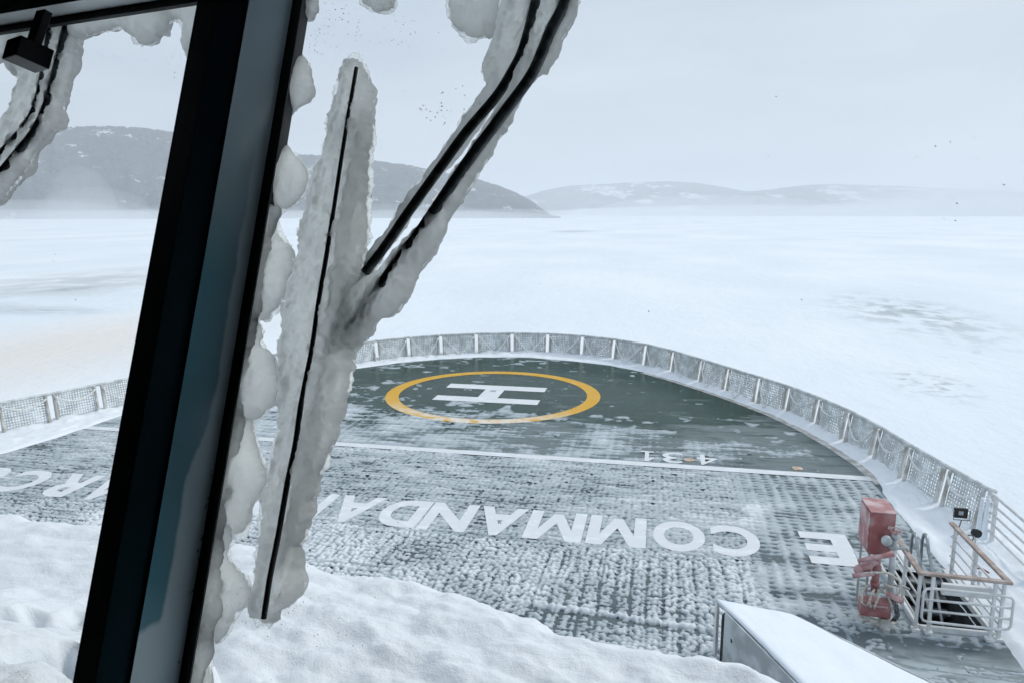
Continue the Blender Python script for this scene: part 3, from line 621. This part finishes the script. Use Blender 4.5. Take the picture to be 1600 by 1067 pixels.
A2 = [(852,-130),(850,-60),(842,10),(826,50),(810,88),(797,125),(785,155),(765,187),(742,222),(721,252),(700,283),(680,316),(655,354),(633,373),(606,406),(590,424),(560,440),(545,470),(535,500),(530,545),(545,552),(563,535),(578,520),(588,500),(600,495),(615,490),(628,475),(640,455),(648,430),(662,410),(675,390),(688,370),(697,345),(705,330),(720,310),(735,290),(748,265),(760,250),(768,230),(778,215),(790,200),(797,185),(800,170),(815,150),(830,125),(840,113),(850,110),(860,95),(872,75),(885,50),(893,25),(902,0),(912,-60),(920,-130)]
wr = tag(empty('window_wiper', wp(*wall(560,480,.02), .02)), 'iced-up wiper with long upright blade and twin arms on the right pane', 'window wiper')
rod('blade', [(557,106),(547,165),(537,225),(521,330),(510,400),(498,470),(487,545),(472,620),(462,690),(448,760),(434,840),(422,900),(412,966)], .0095, [.0030]*16+[.0034]*20+[.0040]*25, wr, M_black, 6)
rod('arm', [(842,-120),(840,-40),(836,5),(818,75),(800,112),(775,152),(730,205),(684,268),(634,338),(600,388),(570,426)], .0208, .0074, wr, None, 8, .010, .006)
rod('arm', [(893,-120),(890,-40),(882,5),(862,45),(850,75),(830,118),(800,160),(780,187),(740,240),(700,297),(660,357),(630,398),(605,432),(588,460),(566,495),(548,520)], .0218, .0083, wr, None, 8, .012, .006)
rod('blade_holder', [(568,190),(560,300),(546,400),(535,480),(520,560),(505,640),(490,720),(468,810),(450,890)], .038, .008, wr, M_rod, 8)
ice('ice_crust', BL, .0105, .05, M_icew, wr, 11, .026, .0030, lump=.022, edge=5)
ice('ice_crust', A1, .0150, .045, M_icew, wr, 23, .022, .0016, lump=.018, edge=2.5)
ice('ice_crust', A2, .0155, .045, M_icew, wr, 37, .022, .0018, lump=.018, edge=2.5)
LA = [(125,20),(118,55),(115,85),(110,110),(103,135),(97,160),(92,185),(85,200),(70,215),(55,235),(45,255),(30,275),(15,295),(0,312),(-40,345),(-90,380),(-110,330),(-70,290),(-30,240),(0,200),(10,185),(20,165),(28,140),(33,115),(28,90),(40,40)]
wl_ = tag(empty('window_wiper', wp(*wall(60,150,.02), .02)), 'iced-up wiper arms at the top of the left pane behind the small black box', 'window wiper')
rod('arm', [(82,30),(76,70),(62,150),(46,190),(24,217),(0,243),(-40,285),(-90,340)], .0208, .0074, wl_, None, 8, 0, .006)
rod('arm', [(108,30),(101,58),(89,110),(74,165),(55,205),(30,237),(0,273),(-40,320),(-90,370)], .0216, .0082, wl_, None, 8, 0, .006)
ice('ice_crust', LA, .0155, .045, M_icew, wl_, 51, .022, .003, lump=.018, edge=4)
LUMPS = [
 ([(438,-60),(490,-60),(494,10),(490,20),(482,30),(470,26),(462,22),(440,10)], 'small grey ice lump at the very top of the mullion, right side'),
 ([(440,45),(470,52),(467,60),(463,75),(468,85),(475,92),(482,105),(484,125),(486,137),(484,147),(475,158),(465,165),(455,172),(445,180),(425,186),(430,120)], 'smooth round ice lump on the mullion level with the tip of the wiper blade'),
 ([(415,212),(442,222),(455,240),(467,250),(475,265),(478,280),(474,300),(465,312),(455,320),(440,328),(425,335),(400,338)], 'half-moon ice lump on the mullion overlapping the hills on the skyline'),
 ([(400,338),(424,340),(430,350),(433,365),(442,375),(452,390),(458,412),(455,425),(447,440),(440,465),(435,480),(423,487),(420,500),(408,502),(400,502),(372,500)], 'broad ice lump on the mullion where both wiper arms join the blade'),
 ([(378,490),(402,504),(408,525),(405,535),(412,545),(425,560),(432,580),(432,600),(425,625),(415,640),(395,655),(350,655)], 'rounded ice lump on the mullion in front of the iced bow fence'),
 ([(352,640),(390,640),(395,670),(402,700),(412,725),(415,745),(405,770),(390,785),(385,800),(385,815),(378,832),(368,833),(360,820),(320,815)], 'long pointed ice lump on the mullion in front of the white deck lettering'),
 ([(315,808),(350,800),(358,825),(361,845),(355,865),(360,880),(375,895),(388,910),(387,940),(370,955),(362,970),(350,995),(340,1005),(335,985),(330,1000),(325,1060),(320,1110),(272,1110)], 'lowest ice mass on the mullion, ragged and hanging over the roof snow')]
for i, (p, lab) in enumerate(LUMPS):
    tag(ice('ice_lump', p, .012, .05, M_ice, None, 60+i*7, .05, .0022, lump=.006, edge=4), lab, 'ice lump', 'ice lumps frozen along the mullion')
rimp = []
for k, y in enumerate(range(325, 1125, 22)): rimp.append((466-.165*y+13+12*vn(k*.9, 0., 3)+20*ss(600,1050,y)*vn(k*.7, 4., 8), y))
rim = rimp + [(466-.165*y-34, y) for y in (1112, 900, 700, 500, 325)]
tag(ice('ice_streak', rim, .009, .022, M_ice, None, 200, .02, .0022, lump=.010), 'narrow crystalline ice rim running down the glass along the mullion gasket', 'ice rim')
TOPS = [
 ([(-60,45),(0,25),(130,5),(255,-12),(262,28),(258,38),(255,50),(243,52),(240,65),(225,67),(213,62),(200,50),(185,42),(170,45),(145,50),(135,55),(118,58),(60,75),(30,80),(25,118),(12,105),(8,85),(-10,95),(-60,110)], 'ragged fringe of grey ice hanging under the header of the left pane'),
 ([(258,-12),(335,-20),(332,30),(308,84),(300,95),(292,85),(287,72),(287,55),(285,38),(275,28),(262,28)], 'ice lump in the top corner of the left pane beside the mullion'),
 ([(562,-50),(618,-50),(616,8),(612,14),(600,18),(585,16),(572,6),(566,0)], 'small blunt ice lump hanging at the top edge between the wiper blade tip and mullion'),
 ([(706,-70),(778,-70),(778,0),(776,20),(772,50),(765,58),(752,57),(738,60),(725,52),(713,40),(705,20),(704,0)], 'large rounded ice lump hanging at the top edge beside the wiper arms')]
for i, (p, lab) in enumerate(TOPS):
    tag(ice('ice_lump', p, .012, .05, M_ice, None, 140+i*7, .04, .002, lump=.006, edge=4), lab, 'ice lump', 'ice lumps hanging from the window header')

# ------------------------------------------------------------------ net fence round the bow
FP = [(-15.15,18.1),(-14.56,19.67),(-13.89,21.19),(-13.3,22.77),(-12.75,24.4),(-12.0,25.9),(-11.2,27.4),(-10.3,28.9),(-9.3,30.5),(-8.2,32.1),(-6.91,33.64),(-5.7,34.88),(-4.31,35.86),(-2.67,36.74),(-.9,37.28),(.93,37.45),(2.74,37.12),(4.38,36.40),(5.92,35.25),(7.17,33.75),(8.32,32.0),(9.31,30.42),(10.33,28.85),(11.18,27.4),(11.90,25.88),(12.48,24.3),(12.9,22.6),(13.22,20.85),(13.58,19.15),(13.93,17.72)]
fence = tag(empty('safety_fence', (0, 37.4, 0)), 'frosted net fence curving round the edge of the bow deck', 'fence')
FH, LEAN = .97, .16
rs = np.random.RandomState(5)
for i, (x, y) in enumerate(FP):
    a = np.array(FP[max(i-1,0)]); b = np.array(FP[min(i+1,len(FP)-1)]); t = (b-a)/np.linalg.norm(b-a); on = np.array([-t[1], t[0]])
    for s in (-.13, .13):
        if (i == 0 and s < 0) or (i == len(FP)-1 and s > 0): continue
        m = MB(); p = np.array([x, y]) + t*s; q = p + on*LEAN*.8
        m.tube([(p[0],p[1],-.02),(p[0],p[1],.02),(p[0],p[1],.10),(q[0],q[1],FH)], [.14,.115,.058,.045], 8); m.ball((q[0],q[1],FH), .058, 8, 5)
        if i < 4 or i > 21: m.box((p[0]-on[0]*.06, p[1]-on[1]*.06, .012), (.18,.14,.024), math.atan2(t[1],t[0]))
        m.build('post', M_cream, fence, True)
def strand(m, a, b, r, k=3, w=.010):
    a, b = np.array(a), np.array(b); pts = [a+(b-a)*j/k + (rs.randn(3)*w if 0 < j < k else 0) for j in range(k+1)]; m.tube(pts, [r*rs.uniform(.75,1.3) for _ in pts], 4, False)
for i in range(len(FP)-1):
    a = np.array(FP[i]); b = np.array(FP[i+1]); t = (b-a)/np.linalg.norm(b-a); on = np.array([-t[1], t[0]]); far = 9 < i < 20
    a = a + t*.17 + on*.06; b = b - t*.17 + on*.06; L = np.linalg.norm(b-a); m = MB()
    nvs = int(L/.088); H1 = FH+.06
    lean = lambda p, z: np.array([p[0]+on[0]*LEAN*z, p[1]+on[1]*LEAN*z, z])
    fill = vn(np.arange(200)*.21+i*3.3, np.zeros(200), 6)
    for k in range(nvs+1):
        p = a+(b-a)*k/nvs; strand(m, lean(p, .05), lean(p, H1), (.032 if far else .023)*(.75+.6*fill[k]), 5, .006)
    for k in range(11):
        z = .06+(H1-.06)*k/11; strand(m, lean(a, z), lean(b, z), .027 if far else .021, 10, .007)
    m.build('net_panel', M_net, fence)
    m = MB(); a2, b2 = lean(a-t*.2, H1), lean(b+t*.2, H1); kk = 26 if not far else 18
    pts = [a2+(b2-a2)*j/kk for j in range(kk+1)]; m.tube(pts, [.040+(.016 if j % 2 else 0)+.008*rs.rand() for j in range(kk+1)], 8); m.build('top_rail', M_net, fence, True)
    # slack rope from post head to post head
    pa = np.array([*(np.array(FP[i])+t*.14+on*.06), FH-.05]); pb = np.array([*(np.array(FP[i+1])-t*.14+on*.06), FH-.05])
    sag = [.22,.20,.24,.5][i] if i < 4 else (.86 if i < 22 else [.80,.30,.22,.55,.30,.25,.28][(i-22) % 7]); V_ = sag > .6
    ins_ = -on*(.34 if V_ else .1); m = MB(); pts = []
    for j in range(17):
        s = j/16; c = (1-abs(2*s-1))**(.9 if V_ else 1) if V_ else 4*s*(1-s); pts.append(pa+(pb-pa)*s - np.array([0,0,sag])*c + np.array([*(ins_*c), 0]))
    m.tube(pts, [.024+.008*rs.rand() for _ in pts], 6); m.build('rope', M_rope, fence, True)
# thick iced end of the net
m = MB(); ex, ey = 13.99, 17.66
for z in np.arange(.08, 1.06, .075): m.ball((ex+LEAN*z*.8, ey, z), .085+.02*rs.rand(), 8, 5, (1.1,.8,.55))
m.build('net_end', M_net, fence, True)

# ------------------------------------------------------------------ guard rail, stairwell, its railing
def polytube(m, pts, r, n=8): m.tube(pts, r, n)
gr = tag(empty('guard_rail', (13.96,17.15,0)), 'white five-bar guard rail at the deck edge beyond the end of the net fence', 'railing')
for y in (17.1, 15.3, 13.4, 11.4):
    m = MB(); m.box((13.98, y, .56), (.075,.075,1.12)); m.box((13.98, y, .012), (.2,.2,.024)); m.build('post', M_white, gr, bevel=.01)
for k, z in enumerate((1.12,.91,.70,.49,.28)):
    m = MB(); m.tube([(13.98,17.32,z),(13.98,15,z),(13.98,11,z)], .030 if k else .036, 8); m.build('rail', M_white, gr, True)
m = MB(); m.tube([(13.98,17.32,1.12),(13.98,17.42,1.07),(13.98,17.46,.98),(13.98,17.46,.35),(13.98,17.42,.30),(13.98,17.32,.28)], .033, 8); m.build('end_hoop', M_white, gr, True)
m = MB(); m.tube([(13.90,17.28,0),(13.90,17.28,.06),(13.90,17.28,.25),(13.91,17.3,.6),(13.92,17.3,1.0)], [.15,.11,.06,.05,.045], 10); m.tube([(13.84,17.5,0),(13.84,17.48,.2),(13.86,17.46,.95)], [.10,.05,.04], 8); o = m.build('iced_brace', M_snow, gr, True)

sw = tag(empty('stairwell', (11.88,14.3,0)), 'open stair hatch in the deck with dark steps going down', 'stairwell')
x0, y0, x1, y1 = HOLE; m = MB(); w = .03
for c, s in ((((x0-w/2),(y0+y1)/2,-1.25),(w,y1-y0,2.44)),(((x1+w/2),(y0+y1)/2,-1.25),(w,y1-y0,2.44)),(((x0+x1)/2,y0-w/2,-1.25),(x1-x0+2*w,w,2.44)),(((x0+x1)/2,(y0+y1)/2,-2.5),(x1-x0+2*w,y1-y0+2*w,.05))): m.box(c, s)
m.build('shaft', M_hole, sw)
m = MB()
for c, s in (((x0-.04,(y0+y1)/2,.05),(.06,y1-y0+.1,.11)),((x1+.04,(y0+y1)/2,.05),(.06,y1-y0+.1,.11)),(((x0+x1)/2,y0-.04,.05),(x1-x0+.02,.06,.11))): m.box(c, s)
m.build('coaming', M_white, sw, bevel=.012)
for k in range(8):
    m = MB(); yy = y1-.10-.24*k; zz = -.20*(k+1)+.08; m.box(((x0+x1)/2, yy, zz), (x1-x0-.06,.25,.035)); m.box(((x0+x1)/2, yy+.115, zz-.10), (x1-x0-.08,.012,.165)); m.build('step', M_tread if k < 3 else M_hole, sw)
for xx in (11.86, 12.06):
    m = MB(); m.tube([(xx,15.55,.05),(xx,15.55,.66),(xx,15.50,.80),(xx,15.40,.84),(xx,15.30,.78),(xx,15.2,.62),(xx,14.3,-.25),(xx,13.3,-1.25)], .032, 8); m.build('grab_rail', M_steel, sw, True)

rl = tag(empty('stair_railing', (11.88,13.1,0)), 'white railing with wooden handrail on three sides of the stair hatch', 'railing')
cA, cB, cC, cD = np.array((11.24,14.85,1.1)), np.array((11.22,13.05,1.1)), np.array((12.56,12.98,1.1)), np.array((12.52,15.45,1.1))
def handrail(name, pts, parent):
    m = MB()
    for i in range(len(pts)-1):
        a, b = pts[i], pts[i+1]; t = (b-a)/np.linalg.norm(b-a); s = np.array([t[1], -t[0], 0]); ext = .045
        a2 = a - t*(ext if i else 0); b2 = b + t*(ext if i < len(pts)-2 else 0); z = np.array([0,0,1.0])
        a2 = a2 + z*.0025*i; b2 = b2 + z*.0025*i
        m.obox(a2 - s*.05 - z*.028, b2-a2, s*.10, z*.056)
    return m.build(name, M_wood, parent, bevel=.018)
handrail('handrail', [cA, cB, cC, cD], rl)
def post(x, y, h, r=.032, mat=None, parent=None):
    m = MB(); m.box((x, y, h/2), (2*r, 2*r, h)); m.box((x, y, .03), (.13,.13,.06)); return m.build('post', mat or M_white, parent, bevel=.008)
for x, y in ((11.24,14.6),(11.23,13.85),(11.23,13.08),(11.42,13.03),(12.37,12.99),(12.52,13.03),(12.52,14.2),(12.52,15.2)): post(x, y, 1.075, .030 if y > 13.2 else .026, None, rl)
for k, z in enumerate((.86,.66,.46,.26)):
    m = MB(); m.tube([(11.235,14.75,z),(11.225,13.12,z)], .021, 6); m.build('rail', M_white, rl, True)
    m = MB(); m.tube([(12.52,15.35,z),(12.54,13.05,z)], .021, 6); m.build('rail', M_white, rl, True)
m = MB(); yy = 13.0    # rounded front guard of bent tube
m.tube([(11.38,yy,.86),(11.31,yy,.84),(11.28,yy,.78),(11.28,yy,.32),(11.31,yy,.26),(11.38,yy,.24),(12.48,yy-.03,.24),(12.62,yy-.03,.26),(12.66,yy-.03,.32),(12.66,yy-.03,.78),(12.62,yy-.03,.84),(12.48,yy-.03,.86),(11.38,yy,.86)], .024, 8, False); m.build('front_guard', M_white, rl, True)
for z in (.65,.45):
    m = MB(); m.tube([(11.28,yy,z),(12.66,yy-.03,z)], .021, 6); m.build('rail', M_white, rl, True)
m = MB(); m.box((12.0, 13.16, .80), (.78,.09,.20)); o = m.build('light_box', M_white, rl, bevel=.012); tag(o, 'plain white box fixed behind the front bars')
# flood light and small lamp at the head of the right-hand rail
fl = tag(empty('flood_light', (12.78,15.75,1.0)), 'square black floodlight on a thin bracket beside the stair railing', 'floodlight')
m = MB(); m.box((12.78,15.74,1.22), (.25,.07,.20)); m.build('housing', M_black, fl, bevel=.012)
m = MB(); m.box((12.77,15.70,1.23), (.09,.02,.08)); m.build('lens', M_lens, fl, bevel=.004)
m = MB(); m.tube([(12.63,15.68,1.30),(12.63,15.66,1.10),(12.93,15.66,1.10),(12.93,15.68,1.30)], .010, 6)
m.tube([(12.78,15.66,1.10),(12.72,15.6,.95),(12.66,15.55,.82),(12.56,15.5,.80)], .012, 6); m.build('bracket', M_cable, fl, True)
sl_ = tag(empty('signal_lamp', (12.95,15.4,.9)), 'small round black lamp with a ring handle right below the square floodlight', 'lamp')
m = MB(); m.tube([(12.96,15.50,.93),(12.99,15.42,.94),(13.0,15.38,.94)], [.07,.085,.08], 14); m.build('housing', M_black, sl_)
m = MB(); m.tube([(12.86+.06*math.cos(a), 15.38, .85+.06*math.sin(a)) for a in np.linspace(0, 2*math.pi, 15)], .012, 6); m.tube([(12.80,15.4,.84),(12.7,15.44,.95),(12.58,15.4,.80)], .012, 6); m.build('ring_handle', M_cable, sl_, True)
m = MB(); m.tube([(12.98,15.44,0),(12.98,15.44,.9)], .02, 6); m.build('stem', M_white, sl_)
# hand lever and small outlet behind the right rail
lv = tag(empty('valve_stand', (12.78,14.6,0)), 'short white stand with a red lever behind the right side of the stair railing', 'valve')
m = MB(); m.tube([(12.78,14.6,0),(12.78,14.6,.52)], .03, 8); m.build('stem', M_white, lv, True)
m = MB(); m.tube([(12.70,14.62,.56),(12.80,14.6,.58),(12.92,14.56,.52)], .018, 6); m.build('lever', M_red, lv, True)

# ------------------------------------------------------------------ fire hose cabinet and what hangs under it
fc = tag(empty('hose_cabinet', (10.6,13.6,0)), 'tall red frosted cabinet on posts beside the stair railing', 'cabinet')
cx0, cx1, cy0, cy1, cz0, cz1 = 10.42, 10.83, 13.30, 13.98, 1.25, 2.03
m = MB(); m.box(((cx0+cx1)/2,(cy0+cy1)/2,(cz0+cz1)/2), (cx1-cx0,cy1-cy0,cz1-cz0)); m.build('body', M_red, fc, bevel=.022)
m = MB(); m.box((cx0-.010,(cy0+cy1)/2,(cz0+cz1)/2), (.016,cy1-cy0-.06,cz1-cz0-.06)); m.build('door', M_redp, fc, bevel=.006)
m = MB(); m.box(((cx0+cx1)/2,(cy0+cy1)/2,cz1+.012), (cx1-cx0+.02,cy1-cy0+.02,.02)); m.build('lid', M_redp, fc, bevel=.008)
m = MB()
for z in (1.42,1.86): m.tube([(cx0-.012,13.33,z-.05),(cx0-.012,13.33,z+.05)], .014, 8)
m.box((cx0-.024,13.86,1.64), (.016,.03,.12)); m.build('hinge', M_grey, fc)
for x, y in ((10.46,13.9),(10.78,13.9),(10.46,13.36)):
    m = MB(); m.tube([(x,y,0),(x,y,1.37)], .022, 8); m.build('leg', M_cream, fc)
m = MB(); m.box((10.74,13.292,1.78), (.07,.008,.055)); m.build('plate', M_cream, fc)
vp = tag(empty('standpipe', (10.86,13.2,0)), 'grey vertical pipe with a round valve wheel in front of the red cabinet', 'pipe')
m = MB(); m.tube([(10.80,13.20,0),(10.80,13.20,1.66)], .052, 10); m.tube([(10.80,13.20,1.45),(10.80,13.20,1.52)], .085, 12); m.build('pipe', M_grey, vp, True)
m = MB(); m.tube([(10.80,13.20,1.64),(10.80,13.16,1.72)], .06, 10); m.tube([(10.70,13.16,1.60),(10.62,13.12,1.60)], [.085,.085], 14); m.ball((10.66,13.14,1.60), .095, 10, 7); m.build('valve', M_grey, vp, True)
m = MB(); m.tube([(10.80+.09*math.cos(a), 13.14+.03*math.sin(a), 1.80+.045*math.sin(a)) for a in np.linspace(0, 2*math.pi, 17)], .014, 6); m.tube([(10.80,13.15,1.70),(10.80,13.14,1.80)], .014, 6); m.tube([(10.71,13.14,1.8),(10.89,13.14,1.8)], .01, 6); m.build('wheel', M_redp, vp, True)
m = MB(); m.tube([(10.84,13.2,1.45),(11.0,13.2,1.47),(11.04,13.22,1.42)], .03, 8); m.tube([(10.84,13.2,.75),(11.02,13.2,.75),(11.12,13.22,.70)], .025, 8); m.build('side_branch', M_grey, vp, True)
hm = tag(empty('hydrant', (10.55,13.15,0)), 'frosted red hydrant with branches and pale hoses below the red cabinet', 'hydrant')
m = MB(); m.tube([(10.55,13.2,1.30),(10.55,13.2,.62)], .062, 10); m.tube([(10.55,13.2,1.02),(10.55,13.2,1.10)], .085, 12); m.tube([(10.55,13.2,.74),(10.55,13.2,.80)], .08, 12); m.build('riser', M_red, hm, True)
m = MB(); m.tube([(10.55,13.2,1.18),(10.40,13.15,1.12),(10.25,13.1,1.04)], [.06,.07,.075], 10); m.ball((10.38,13.14,1.10), .10, 10, 6); m.ball((10.24,13.1,1.04), .09, 10, 6); m.build('branch', M_redp, hm, True)
m = MB(); m.tube([(10.20,13.05,1.22),(10.38,13.0,1.32),(10.56,12.98,1.38),(10.74,12.96,1.46)], [.035,.045,.045,.055], 8); m.build('lever', M_redp, hm, True)
m = MB(); m.tube([(10.12,13.02,.95),(10.3,13.0,1.0),(10.46,13.0,1.04)], [.045,.04,.04], 8); m.build('lever', M_redp, hm, True)
for k, (p) in enumerate([[(10.20,13.02,1.0),(10.45,12.98,1.07),(10.70,12.98,1.08),(10.88,13.0,.95),(10.92,13.02,.75),(10.85,13.0,.64)],[(10.52,13.1,.70),(10.45,13.0,.66),(10.42,12.98,.52),(10.46,13.0,.40)],[(10.58,13.1,.70),(10.56,12.98,.62),(10.52,12.98,.45),(10.52,13.0,.38)],[(10.62,13.12,.72),(10.70,13.0,.68),(10.78,12.98,.50),(10.80,13.0,.36)],[(10.40,13.1,.78),(10.30,13.02,.68),(10.30,13.0,.48),(10.38,13.02,.42),(10.44,13.0,.52)],[(10.66,13.1,.80),(10.84,13.02,.80),(10.92,13.0,.6),(10.86,13.0,.52)]]):
    m = MB(); m.tube(p, .021, 7); m.build('hose', M_hose, hm, True)
m = MB(); m.tube([(10.70,13.0,.70),(10.86,12.98,.62),(10.94,12.97,.58)], [.05,.06,.055], 8); m.build('nozzle', M_redp, hm, True)
jb = tag(empty('junction_box', (10.55,13.1,0)), 'low pale red box under the hydrant hoses, standing on a frosted pedestal', 'box')
m = MB(); m.box((10.55,13.12,.36), (.50,.24,.27), -.05); m.build('body', M_red, jb, bevel=.02)
m = MB(); m.box((10.55,12.99,.44), (.36,.012,.03), -.05); m.build('lip', M_redp, jb)
m = MB(); m.tube([(10.30,13.12,.19),(10.60,13.06,.14),(10.86,13.1,.16)], .02, 6); m.tube([(10.30,13.2,.13),(10.60,13.0,.08),(10.92,13.1,.10)], .018, 6); m.build('pipe', M_hose, jb, True)
m = MB(); m.box((10.72,13.05,.10), (.17,.16,.20)); m.tube([(10.72,12.93,.0),(10.72,12.93,.07)], .06, 8); m.build('pedestal', M_cream, jb, bevel=.01)
for k in range(3):
    m = MB(); m.tube([(10.74+.03*k,13.05,.60),(10.82+.03*k,12.98,.50),(10.86+.03*k,12.97,.32),(10.80+.03*k,12.97,.20)], .016, 6); m.build('cable', M_cable, jb, True)

# ------------------------------------------------------------------ snow-topped splash wall and the low bar across the deck
bw = tag(empty('splash_wall', (8.2,10.8,0)), 'low grey wedge-shaped splash wall with a thick snow top at the near edge of the deck', 'splash wall')
T0 = np.array((7.71,11.62,1.0)); T1 = np.array((8.14,10.76,1.0)); T2 = np.array((8.95,8.95,1.0)); E0 = at(1240,961,.80); E1 = at(1442,1064,.62); E2 = E1+(E1-E0)*.9*np.array((1,1,.4))
def panel(m, a, b, z0, th=.03):
    a, b = np.array(a), np.array(b); t = (b-a)/np.linalg.norm(b-a); s = np.array([-t[1], t[0], 0])
    m.hexa([(*(a[:2]), z0), (*(b[:2]), z0), *[(*(p[:2]), z0) for p in (b-s*th, a-s*th)], tuple(a), tuple(b), tuple(b-s*th), tuple(a-s*th)])
m = MB(); q = T0+(T2-T0)*.12; panel(m, q+np.array((0,0,-.02)), T2+np.array((0,0,-.02)), 0); m.build('side_plate', M_grey, bw)
m = MB(); m.box((T0[0]+.03, T0[1]-.02, .48), (.06,.05,.96), -1.1); m.build('end_post', M_white, bw)
m = MB(); p = T0+(T2-T0)*.06; m.box((p[0]+.06, p[1]+.03, .42), (.02,.16,.84), -.45); m.build('slot', M_hole, bw)
m = MB(); p = T0+(T2-T0)*.20; m.tube([(p[0]-.03, p[1]-.01, .62),(p[0]+.02,p[1]+.01,.62)], .035, 10); m.build('drain_hole', M_hole, bw)
m = MB(); panel(m, E2, E0, 0); m.build('far_plate', M_grey, bw)
def cap():
    n1, n2 = 90, 50; s = np.linspace(0, 1, n1); t = np.linspace(0, 1, n2)
    Lp = np.stack([np.interp(s, [0,.25,1], [a[k] for a in (T0,T1,T2)]) for k in range(3)], 1); Rp = np.stack([np.interp(s, [0,.26,.6,1], [a[k] for a in (T0+np.array((.06,-.02,-.02)),E0,E1,E2)]) for k in range(3)], 1)
    Pt = Lp[:,None]*(1-t)[None,:,None] + Rp[:,None]*t[None,:,None]; e = np.minimum(t, 1-t)[None,:]*np.linalg.norm(Rp-Lp, axis=1)[:,None]
    Pt[...,2] += .01 + .035*np.sqrt(np.clip(1-(1-np.clip(e/.10,0,1))**2,0,1)) + .03*(fbm(Pt[...,0]/.3, Pt[...,1]/.5, 4, 3)-.5)
    Pt[...,0] += .02*(fbm(Pt[...,1]/.15, Pt[...,0]/.15, 3, 9)-.5)
    bot = Pt.copy(); bot[...,2] = np.minimum(bot[...,2]-.05, bot[...,2].min(axis=1, keepdims=True)*0 + (Lp[:,None,2]*(1-t)[None]+Rp[:,None,2]*t[None])-.012)
    i = np.arange(n1*n2).reshape(n1, n2); q1 = np.stack([i[:-1,:-1], i[:-1,1:], i[1:,1:], i[1:,:-1]], -1).reshape(-1,4); k = n1*n2
    side = [[a, b, b+k, a+k] for col in (0, n2-1) for a, b in zip(i[:-1,col], i[1:,col])] + [[a, b, b+k, a+k] for a, b in zip(i[0,:-1], i[0,1:])]
    link('snow_cap', fast_mesh('snow_cap', np.concatenate([Pt.reshape(-1,3), bot.reshape(-1,3)]), np.concatenate([q1, q1[:, ::-1]+k, np.array(side)])), M_snow, bw, True)
cap()
# ------------------------------------------------------------------ the cold air
m = MB(); m.box((0, 0, (SEA-2+480)/2), (36000, 36000, 480-(SEA-2)))
hz = m.build('haze', bpy.data.materials.new('haze')); tag(hz, kind='stuff')
hm_ = hz.data.materials[0]; hm_.use_nodes = True; nn = hm_.node_tree.nodes; nn.remove(nn['Principled BSDF'])
pv = nn.new('ShaderNodeVolumePrincipled'); pv.inputs['Color'].default_value = (.93,.96,1,1); pv.inputs['Density'].default_value = .00021; pv.inputs['Anisotropy'].default_value = 0.0
hm_.node_tree.links.new(pv.outputs[0], nn['Material Output'].inputs['Volume'])

def drift(px, py, D, sx, sy, sz, dens):  # snow blown off the ice along the shore
    k = ray(px, py); hd = np.linalg.norm(k[:2]); c = np.array([CAM[0]+k[0]/hd*D, CAM[1]+k[1]/hd*D, SEA+sz*.25])
    a = math.atan2(-k[0], k[1]); m = MB(); m.ball((0,0,0), 1, 32, 20); o = m.build('drifting_snow', bpy.data.materials.new('drifting_snow'))
    o.scale = (sx, sy, sz); o.rotation_euler = (0, 0, a); o.location = tuple(c); tag(o, kind='stuff')
    mt = o.data.materials[0]; mt.use_nodes = True; q = mt.node_tree.nodes; q.remove(q['Principled BSDF']); p = q.new('ShaderNodeVolumePrincipled')
    p.inputs['Color'].default_value = (.96,.98,1,1); p.inputs['Density'].default_value = dens; mt.node_tree.links.new(p.outputs[0], q['Material Output'].inputs['Volume'])
for a in [(60,338,2300,520,160,22,.0016),(40,338,2500,300,160,44,.0011),(130,338,2450,90,120,120,.0011),(150,338,2480,150,120,75,.0010),(110,338,2420,230,120,48,.0010),(330,338,2350,520,160,24,.0015),(350,338,2500,260,160,46,.0010),(600,338,2350,560,160,22,.0016),(640,338,2500,280,140,40,.0010),(790,338,2500,300,160,26,.0014),(1180,335,5200,1500,300,60,.0014),(1120,335,5000,800,300,110,.0010),(1000,335,5600,700,300,50,.0014),(1500,334,5000,900,300,90,.0012),(1650,334,5200,900,300,200,.0009),(1620,334,5600,1300,400,420,.0008),(1560,334,5300,900,300,150,.0010)]: drift(*a)
